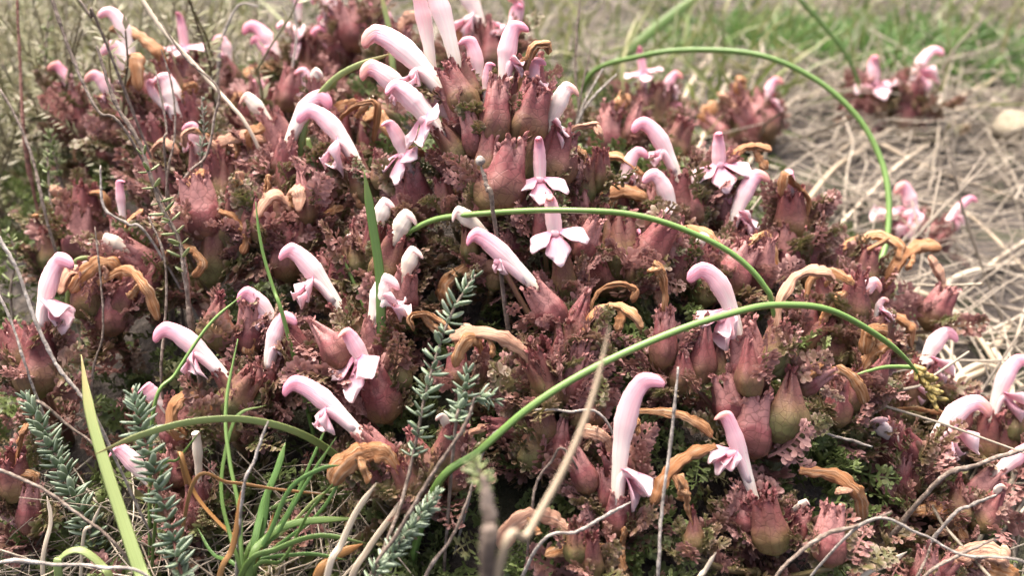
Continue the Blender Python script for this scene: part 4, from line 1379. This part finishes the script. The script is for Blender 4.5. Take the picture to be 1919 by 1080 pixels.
stalk('grass_strand', 'short broad green blade under the arched pink flower', 'grass', [(600, 400), (588, 330), (577, 258)], 20, 'blade', .243, root='s', taper=.8, flat=.2, tip=.4)
stalk('grass_strand', 'green blade arching behind the white flowers of the crimson spike', 'grass', [(560, 300), (575, 220), (610, 165), (655, 130), (728, 102)], 14, 'blade_pale', .25, .24, root='', taper=.8, flat=.3, tip=.3)
stalk('grass_strand', 'blurred upright blade above the arched green one', 'grass', [(738, 150), (730, 60), (712, -20)], 12, 'blade_pale', .30, root='s', taper=.8, flat=.3)
stalk('grass_strand', 'slender dark blade leaning beside the creamy turned flower', 'grass', [(690, 600), (665, 535), (640, 478)], 9, 'blade', .222, root='s', taper=.6, flat=.3)
stalk('grass_strand', 'wide blurred green blade slanting up behind the mound', 'grass', [(1130, 140), (1220, 60), (1310, -10)], 20, 'blade', .52, root='s', taper=.9, flat=.2)
stalk('grass_strand', 'short green blade lying on the straw beyond the rush bend', 'grass', [(1640, 585), (1700, 590), (1790, 628)], 13, 'blade', .27, .29, root='s', taper=.7, flat=.25)
stalk('grass_strand', 'short curled yellow and brown blade under the broad yellow blade', 'grass', [(110, 1085), (115, 1045), (150, 1032), (190, 1060), (215, 1100)], 16, 'blade_pale', .184, root='se', taper=.9, flat=.2)
stalk('grass_strand', 'thin green stick like blade behind the upright pink flower', 'grass', [(130, 520), (175, 478)], 9, 'blade_pale', .238, root='s', taper=.9, flat=.5)
stalk('grass_strand', 'thin green blade tip leaning over the withered white tube', 'grass', [(300, 900), (335, 860), (378, 805)], 7, 'blade', .19, root='s', taper=.5, flat=.4)
# grass tuft
tr = bpy.data.objects.new('grass_tuft', None); COL.objects.link(tr)
q = W(470, 1060, .188); q[2] = gz(q[0], q[1]) - .002
tr.location = q
tag(tr, 'tuft of glossy green grass fanning out below the smooth pink flower', 'grass')
TB = [([(470, 1085), (520, 1000), (575, 905), (630, 820)], 9, 'blade_dark'), ([(470, 1080), (510, 990), (545, 915), (600, 880), (640, 872)], 11, 'blade_dark'),
      ([(475, 1085), (500, 1010), (560, 980), (680, 972)], 18, 'blade'), ([(470, 1090), (520, 1030), (600, 1005), (690, 1020)], 14, 'blade'), ([(465, 1080), (490, 960), (520, 880), (535, 830)], 17, 'blade_dark'),
      ([(470, 1080), (495, 980), (505, 900)], 14, 'blade_dark'), ([(460, 1080), (480, 1000), (500, 960), (560, 930)], 10, 'blade'), ([(480, 1095), (560, 1040), (650, 1050)], 12, 'blade_dark'),
      ([(440, 1085), (430, 1000), (415, 930), (420, 860), (445, 780), (500, 760)], 9, 'blade'), ([(455, 1080), (400, 1040), (370, 990)], 9, 'blade_dark'), ([(480, 1085), (545, 985), (600, 930), (660, 905)], 8, 'blade_pale'),
      ([(470, 1085), (540, 960), (590, 850), (612, 800)], 8, 'blade_dark'), ([(475, 1090), (600, 960), (660, 850)], 9, 'blade_dark'), ([(470, 1085), (530, 1050), (580, 960), (650, 880)], 10, 'blade')]
for px, w_, m_ in TB:
    P0 = [(465 + rng.uniform(-14, 14), 1075)] + px[1:]
    dd = rng.uniform(.178, .19)
    stalk('blade', 'b' + str(px[-1]), None, P0, w_ * .9, m_, dd, dd + rng.uniform(-.004, .01), root='s', taper=.8, flat=.22, tip=.06, parent=tr, n=26)
# dry blades
for lab, px, w_, dd in (('thin orange dead blade lying level across the grass tuft', [(360, 912), (430, 905), (520, 918), (612, 928)], 8, .183),
                        ('rust orange dead blade slanting into the grass tuft', [(338, 850), (365, 925), (410, 980), (455, 1020)], 12, .19),
                        ('brown twisted dead blade upright at the grass tuft foot', [(410, 1095), (435, 1030), (448, 960), (452, 920)], 12, .181),
                        ('pale split straw leaning up towards the brown petal fan', [(612, 1090), (640, 1020), (668, 960), (706, 905)], 14, .174),
                        ('rust brown dry leaf sheath below the heather stem', [(590, 1100), (620, 1050), (680, 1020)], 20, .181),
                        ('tan dry blade beside the rust brown sheath', [(655, 1100), (690, 1030), (740, 960), (760, 930)], 14, .182),
                        ('pale pointed dry tip poking up near the knobbly whitish twig', [(1300, 1110), (1322, 1070), (1342, 1036)], 12, .178),
                        ('short tan straw standing under the pale yellow grass blade', [(155, 1020), (172, 985), (190, 945)], 7, .19),
                        ('slender tan straw between two blue green heather sprigs', [(80, 1060), (95, 980), (88, 930)], 9, .2),
                        ('dull pale straw lying beneath the grey forked twig', [(1610, 1090), (1660, 1060), (1700, 1035)], 14, .19),
                        ('red brown dead blade beside the orange level one', [(470, 1085), (500, 1010), (512, 965)], 8, .18)):
    pale = any(k in lab for k in ('pale', 'tan '))
    stalk('dry_blade', lab, 'dry grass', px, w_, 'straw' if pale else 'blade_dry', dd, root='s', taper=.8, flat=.3, tip=.1)

# bare twigs
TW = [('long pale grey twig slanting past the single upright pink flower', [(-30, 400), (0, 450), (32, 505), (70, 610), (110, 690), (152, 742), (190, 805)], 11, .196, 'bark_pale', 'e'),
      ('dark smoothly curved twig joining the straight brown twig', [(92, -20), (130, 92), (182, 205), (250, 268)], 9, .225, 'bark', 'e'),
      ('straight brown twig with a cut tip bearing sparse green leaves', [(360, 630), (352, 560), (338, 460), (300, 382), (262, 270), (215, 190), (181, 86)], 13, .214, 'bark', 's'),
      ('thick pale straw coloured stick leaning behind thin dark twigs', [(255, -20), (305, 55), (398, 158), (475, 258)], 13, .255, 'straw', 'e'),
      ('thin dark twig with a scaly head hooked over the pale stick', [(335, 372), (386, 292), (402, 220), (408, 165), (350, 110), (305, 48)], 8, .24, 'bark', 's'),
      ('very thin twig rising beside the white and pink flower', [(310, 305), (312, 240), (292, 132)], 7, .235, 'bark', 's'),
      ('second very thin twig with pale buds rising beside the hooked one', [(312, 380), (328, 250), (322, 160), (302, 92)], 6, .236, 'bark', 's'),
      ('thin bare upright twig through the reddish brown calyces', [(303, 720), (308, 620), (312, 540), (305, 470), (278, 406)], 8, .212, 'bark', 's'),
      ('thin bent twig dropping beside the long tan hook', [(172, 720), (192, 630), (190, 540), (178, 425)], 7, .222, 'bark', 's'),
      ('pale forked twig under the rosy tube', [(282, 448), (240, 420), (195, 388), (188, 310)], 8, .232, 'bark_pale', 's'),
      ('short knobbly pale twig tip standing in the grass tuft', [(452, 950), (478, 860), (502, 790)], 10, .18, 'bark_pale', 's'),
      ('grey twig running down under the broad yellow green blade', [(-30, 870), (70, 912), (140, 960), (232, 1040)], 9, .183, 'bark', 'e'),
      ('pale twig lying level across the foot of the broad blade', [(-30, 1078), (120, 1060), (190, 1065), (290, 1092)], 10, .174, 'bark_pale', 'se'),
      ('grey brown twig rising to the side sprig of the middle heather', [(690, 1100), (745, 1000), (812, 888), (870, 800), (890, 745)], 12, .172, 'bark', 's'),
      ('knotted grey twig curving up to the blurred sprig', [(790, 1100), (846, 1010), (872, 950), (886, 905)], 10, .178, 'bark', 's'),
      ('long knobbly whitish twig standing upright beside the tall hanging lip', [(1232, 1090), (1240, 960), (1258, 820), (1271, 688)], 11, .18, 'bark_pale', 's'),
      ('short grey twig poking out under the tall hanging lip', [(1012, 1020), (1080, 998), (1130, 970), (1182, 942)], 10, .180, 'bark_pale', 's'),
      ('thin looped twig beside the crimson calyx of the tall flower', [(996, 965), (1006, 905), (1030, 870), (1065, 850)], 8, .186, 'bark', 'se'),
      ('pale twig bowed over the squat olive calyces', [(905, 850), (945, 800), (1000, 770), (1065, 772), (1140, 795)], 8, .19, 'bark_pale', 'se'),
      ('grey forked twig rising below the narrow upright flower', [(1440, 1105), (1500, 1035), (1550, 1002), (1610, 985), (1672, 960)], 12, .178, 'bark', 's'),
      ('thin grey twig branching away from the forked one toward papery hoods', [(1608, 988), (1720, 1000), (1800, 1040), (1950, 1082)], 8, .178, 'bark_pale', 'se'),
      ('short pale twig behind the narrow upright flower', [(1510, 812), (1570, 820), (1635, 838)], 9, .214, 'bark_pale', 's'),
      ('thick brown twig under the broad pale pink flower', [(1755, 905), (1830, 872), (1950, 832)], 15, .205, 'bark', 's'),
      ('pale broken twig end below the thick brown twig', [(1778, 975), (1820, 948), (1868, 928)], 11, .205, 'bark_pale', 's'),
      ('dark twig under the pinkish withered hood', [(1720, 1095), (1790, 1045), (1862, 1012)], 11, .19, 'bark', 's'),
      ('thin upright twig piece beside the dark twig', [(1715, 1090), (1735, 1050), (1745, 1020)], 8, .195, 'bark', 's'),
      ('thin blurred twig rising straight up behind the crimson spike', [(1085, 215), (1078, 120), (1088, -20)], 7, .30, 'bark', 's'),
      ('short pale leaning twig behind the crimson spike', [(1090, 205), (1130, 128)], 7, .29, 'bark_pale', 's'),
      ('longer pale leaning twig beside the short one behind the crimson spike', [(1095, 205), (1156, 138)], 7, .288, 'bark_pale', 's'),
      ('short thin upright twig behind the crimson spike', [(1088, 180), (1108, 90)], 7, .295, 'bark', 's'),
      ('reddish upright bare stem in the heather thicket', [(50, 290), (38, 130), (32, -20)], 10, .28, 'bark_red', 's'),
      ('red brown bare stem under the straight brown twig', [(362, 640), (350, 520), (335, 440)], 13, .216, 'bark_red', 's'),
      ('thin leaning twig beside the pale green blurred heather sprig', [(90, 420), (62, 300), (30, 220), (-10, 150)], 9, .25, 'bark', 's'),
      ('thin low twig crossing between the upright flower and reddish calyces', [(60, 720), (20, 600), (-20, 520)], 8, .215, 'bark_pale', 's'),
      ('brown twig lying under the blurred leaning heather sprig', [(60, 760), (130, 800), (190, 850)], 9, .215, 'bark', 'se'),
      ('thin hooked twig beside the far rosy flowers', [(410, 110), (425, 50), (450, 8), (485, 12)], 8, .30, 'bark_pale', 's'),
      ('blurred grey stem standing behind the far rosy flowers', [(545, 160), (556, 60), (545, -20)], 7, .31, 'bark_pale', 's'),
      ('thin grey stem above the tall white flower', [(190, 60), (170, 30), (135, -20)], 8, .25, 'bark', 's')]
for lab, px, w_, dd, m_, rt_ in TW:
    stalk('bare_twig', lab, 'twig', px, w_ * .62, m_, dd, root=rt_, taper=.8, knob=.38 if m_ != 'straw' else .05, n=max(40, int(sum(np.hypot(*np.diff(np.array(px, float), axis=0).T)) / 6)), tip=.6)
stalk('grass_stalk', 'out of focus brown stalk slanting up across the rush stem', 'grass', [(925, 1110), (990, 1000), (1062, 868), (1112, 740), (1142, 612)], 19, 'straw', .118, .13, root='s', taper=.45)
stalk('bare_twig', 'out of focus dark grey twig end topped by a blurred heather tip', 'twig', [(912, 1110), (918, 1000), (908, 890)], 30, 'bark', .118, root='s', taper=.8, knob=.2)
# seed head
sh, pth = stalk('seed_stalk', 'small grey dead stalk with a whitish button head before the crimson spike', 'twig', [(925, 400), (914, 355), (900, 306)], 9, 'bark', .202, root='s', taper=.8, knob=.3)
org = np.array(sh.location)
hv, hf, ht, hu = sweep(catmull([W(902, 310, .202), W(898, 292, .202)], 8), .0011 * np.array([.4, .8, 1, 1.05, 1, .9, .7, .3]), .0011 * np.array([.4, .8, 1, 1.05, 1, .9, .7, .3]), RT, 10,
                       lambda t, th: 1 + .2 * np.sin(th * 5) * np.ones_like(t))
link('seed_head', mesh_from('seed_head', hv - org, hf, 'bark_pale', {'t': ht}, hu), sh)


# heather sprigs
def needle_mesh(seed, mat, fat=1.25):
    r = np.random.default_rng(seed)
    n = 7
    s = np.linspace(0, 1, n)
    P = np.stack([np.zeros(n), s, .05 * np.sin(s * 2.6) + .02 * s], 1)
    pr = np.interp(s, [0, .15, .5, .85, 1], [.35, .85, 1, .7, .15])
    v, f, t, uv = sweep(P, .075 * pr * fat, .13 * pr * fat, [0, 0, 1], 8, lambda q, th: 1 - .3 * np.exp(-((th - math.pi) / .5) ** 2) * np.ones_like(q))
    e = np.tile(np.abs(np.sin(np.arange(8) / 8 * 2 * math.pi)) ** 3, n) * .7 + t[:-2] * .3
    return mesh_from('needle_leaf', v, f, mat, {'e': np.concatenate([e, [0, 1]]), 't': t}, uv)


NEED = [needle_mesh(k, 'heath', 1.25 + .15 * k) for k in range(3)]
NEEDL = [needle_mesh(k, 'heath_lime', 1.25 + .15 * k) for k in range(3)]


def heather(label, px, d, d1, whorls, leaf_px, stem_px=7, spread=70, lime=False, start=.0, end=1.0, per=4, tight=1.0, root='s', barkm='bark'):
    P = rooted(px_path(px, d, d1), root)
    path = catmull(P, 60)
    base = path[0]
    e = bpy.data.objects.new('heather_sprig', None)
    COL.objects.link(e); e.location = base; e.empty_display_size = .01
    tag(e, label, 'heather', 'heather sprigs')
    dm = (d + d1) / 2
    hw = stem_px * .5 * dm / FPX
    v, f, t, uv = sweep(path, np.linspace(hw, hw * .6, 60), np.linspace(hw, hw * .6, 60), RT, 7, lambda q, th: 1 + .18 * np.sin(q * 90 + th * 3))
    link('stem', mesh_from('heather_stem', v - base, f, barkm, {'t': t}, uv), e)
    T, V, B = frames(path, camvec(0, 0, 1))
    L0 = leaf_px * dm / FPX
    for i in range(whorls):
        s = start + (end - start) * (i + .5) / whorls
        k = min(59, int(s * 59))
        g = i / max(1, whorls - 1)
        for j in range(per):
            if rng.random() < .12:
                continue
            a = 2 * math.pi * (j + .5 * (i % 2)) / per + rng.uniform(-.35, .35)
            out = V[k] * math.cos(a) + B[k] * math.sin(a)
            sp = math.radians(spread + rng.uniform(-16, 16)) * (1 - .55 * sstep(.82, 1, g))
            dr = out * math.sin(sp) + T[k] * math.cos(sp)
            L = L0 * rng.uniform(.6, 1.12) * (1 - .35 * sstep(.85, 1, g)) * (0.8 + .2 * sstep(0, .2, g))
            link('leaf', (NEEDL if lime else NEED)[rng.integers(3)], e, basis_y(dr, T[k] * -1 if False else -T[k] + out * .3, L, path[k] + T[k] * rng.uniform(-.0004, .0004) + out * hw * .6 - base))
    return e


heather('upright blue green heather sprig with a pinkish bud tip beside the broad yellow blade', [(345, 1095), (322, 1000), (292, 900), (266, 805), (248, 728)], .179, .186, 28, 36, 7, 70, per=7, start=.04, barkm='bark_red')
heather('softly blurred leaning heather sprig with blue green needles', [(165, 990), (130, 910), (92, 830), (45, 735)], .208, .214, 24, 36, 7, 62, per=7, start=.05)
heather('tall open heather sprig in the middle with grey woody foot', [(700, 1100), (750, 950), (775, 850), (795, 750), (820, 660), (850, 580), (892, 515)], .178, .188, 24, 33, 8, 60, start=.42, end=1.0, per=4)
heather('bushy side sprig of heather beside the long tan withered flower', [(852, 815), (866, 760), (878, 690)], .182, .184, 10, 31, 7, 62, per=6, start=.3)
heather('small spreading heather tip growing beside the bushy side sprig', [(872, 770), (895, 745), (935, 752)], .184, .186, 6, 28, 6, 62, per=5, start=.3, root='')
heather('dense downy heather shoot tip at the foot of the rush stem', [(690, 1110), (735, 1040), (775, 985), (822, 922)], .172, .176, 26, 26, 8, 52, per=8, start=.15)
heather('blurred heather tip above the out of focus dark twig', [(912, 1000), (902, 905), (893, 865)], .128, .13, 5, 34, 8, 65, per=5, start=.55, lime=True)
heather('sparse bright green heather leaves on the straight brown twig', [(352, 560), (335, 450), (298, 375), (262, 268)], .213, .214, 10, 30, 7, 68, per=3, start=.30, end=1.0, lime=True)
heather('pale green blurred heather sprig beside a thin leaning twig', [(110, 470), (95, 380), (88, 280)], .27, .275, 9, 24, 6, 62, per=4, start=.2, lime=True)
heather('small green tufted heather sprig beside the fading orange pink hood', [(112, 330), (100, 280), (92, 245)], .30, .30, 8, 20, 6, 60, per=5, start=.2, lime=True)
heather('slim budded heather tip rising behind the hooked twig', [(378, 320), (382, 250), (378, 180)], .243, .245, 10, 14, 6, 45, per=4, start=.3)
heather('faint heather sprig beside the reddish bare stem', [(88, 150), (86, 90), (92, 30)], .33, .33, 8, 18, 6, 60, per=4, start=.2, lime=True)
heather('low green heather sprig above the single upright pink flower', [(20, 560), (30, 480), (10, 430)], .26, .262, 8, 22, 6, 62, per=4, start=.2, lime=True)
# loose straws over the soil at the right
SW = [[(1935, 40), (1780, 140), (1650, 235), (1560, 290)], [(1935, 110), (1800, 190), (1690, 262)], [(1890, 52), (1780, 150), (1700, 215)], [(1935, 450), (1850, 510), (1770, 572)],
      [(1680, 505), (1760, 570), (1830, 650), (1919, 770)], [(1560, 310), (1700, 240), (1935, 180)], [(1540, 410), (1680, 330), (1780, 250)], [(1600, 240), (1740, 330), (1935, 380)],
      [(1710, 380), (1800, 420), (1935, 520)], [(1700, 560), (1780, 640), (1850, 760)], [(1780, 690), (1840, 690), (1935, 745)], [(1860, 660), (1890, 620), (1935, 590)],
      [(1480, 130), (1560, 60), (1600, -10)], [(1660, 200), (1720, 100), (1770, 10)], [(1450, 400), (1560, 330), (1640, 270)], [(1690, 590), (1780, 540), (1900, 500)],
      [(1500, 190), (1600, 150), (1760, 40), (1800, -10)], [(1400, 260), (1480, 200), (1560, 180)], [(1740, 720), (1800, 700), (1935, 660)], [(1820, 620), (1870, 700), (1935, 850)],
      [(1250, 200), (1320, 130), (1400, 60)], [(1300, 240), (1360, 160), (1380, 90)]]
for k, px in enumerate(SW):
    ds = [D(*[min(max(a, -50), 1935) for a in p]) - .003 for p in px]
    P = px_path(px, .4, ds=ds)
    P = [np.array([p[0], p[1], gz(p[0], p[1]) + .0015 + .004 * (0 < i < len(P) - 1)]) for i, p in enumerate(P)]
    path = catmull(P, 30)
    hw = rng.uniform(.0009, .0016)
    v, f, t, uv = sweep(path, hw * np.linspace(1, .6, 30), hw * np.linspace(1, .6, 30), UP, 7)
    o = link('straw', mesh_from('straw', v - path[0], f, 'straw', {'t': t}, uv))
    o.location = path[0]
    tag(o, 'loose pale dry straw lying over the bare soil beside the mound', 'straw', 'loose straws on the soil')
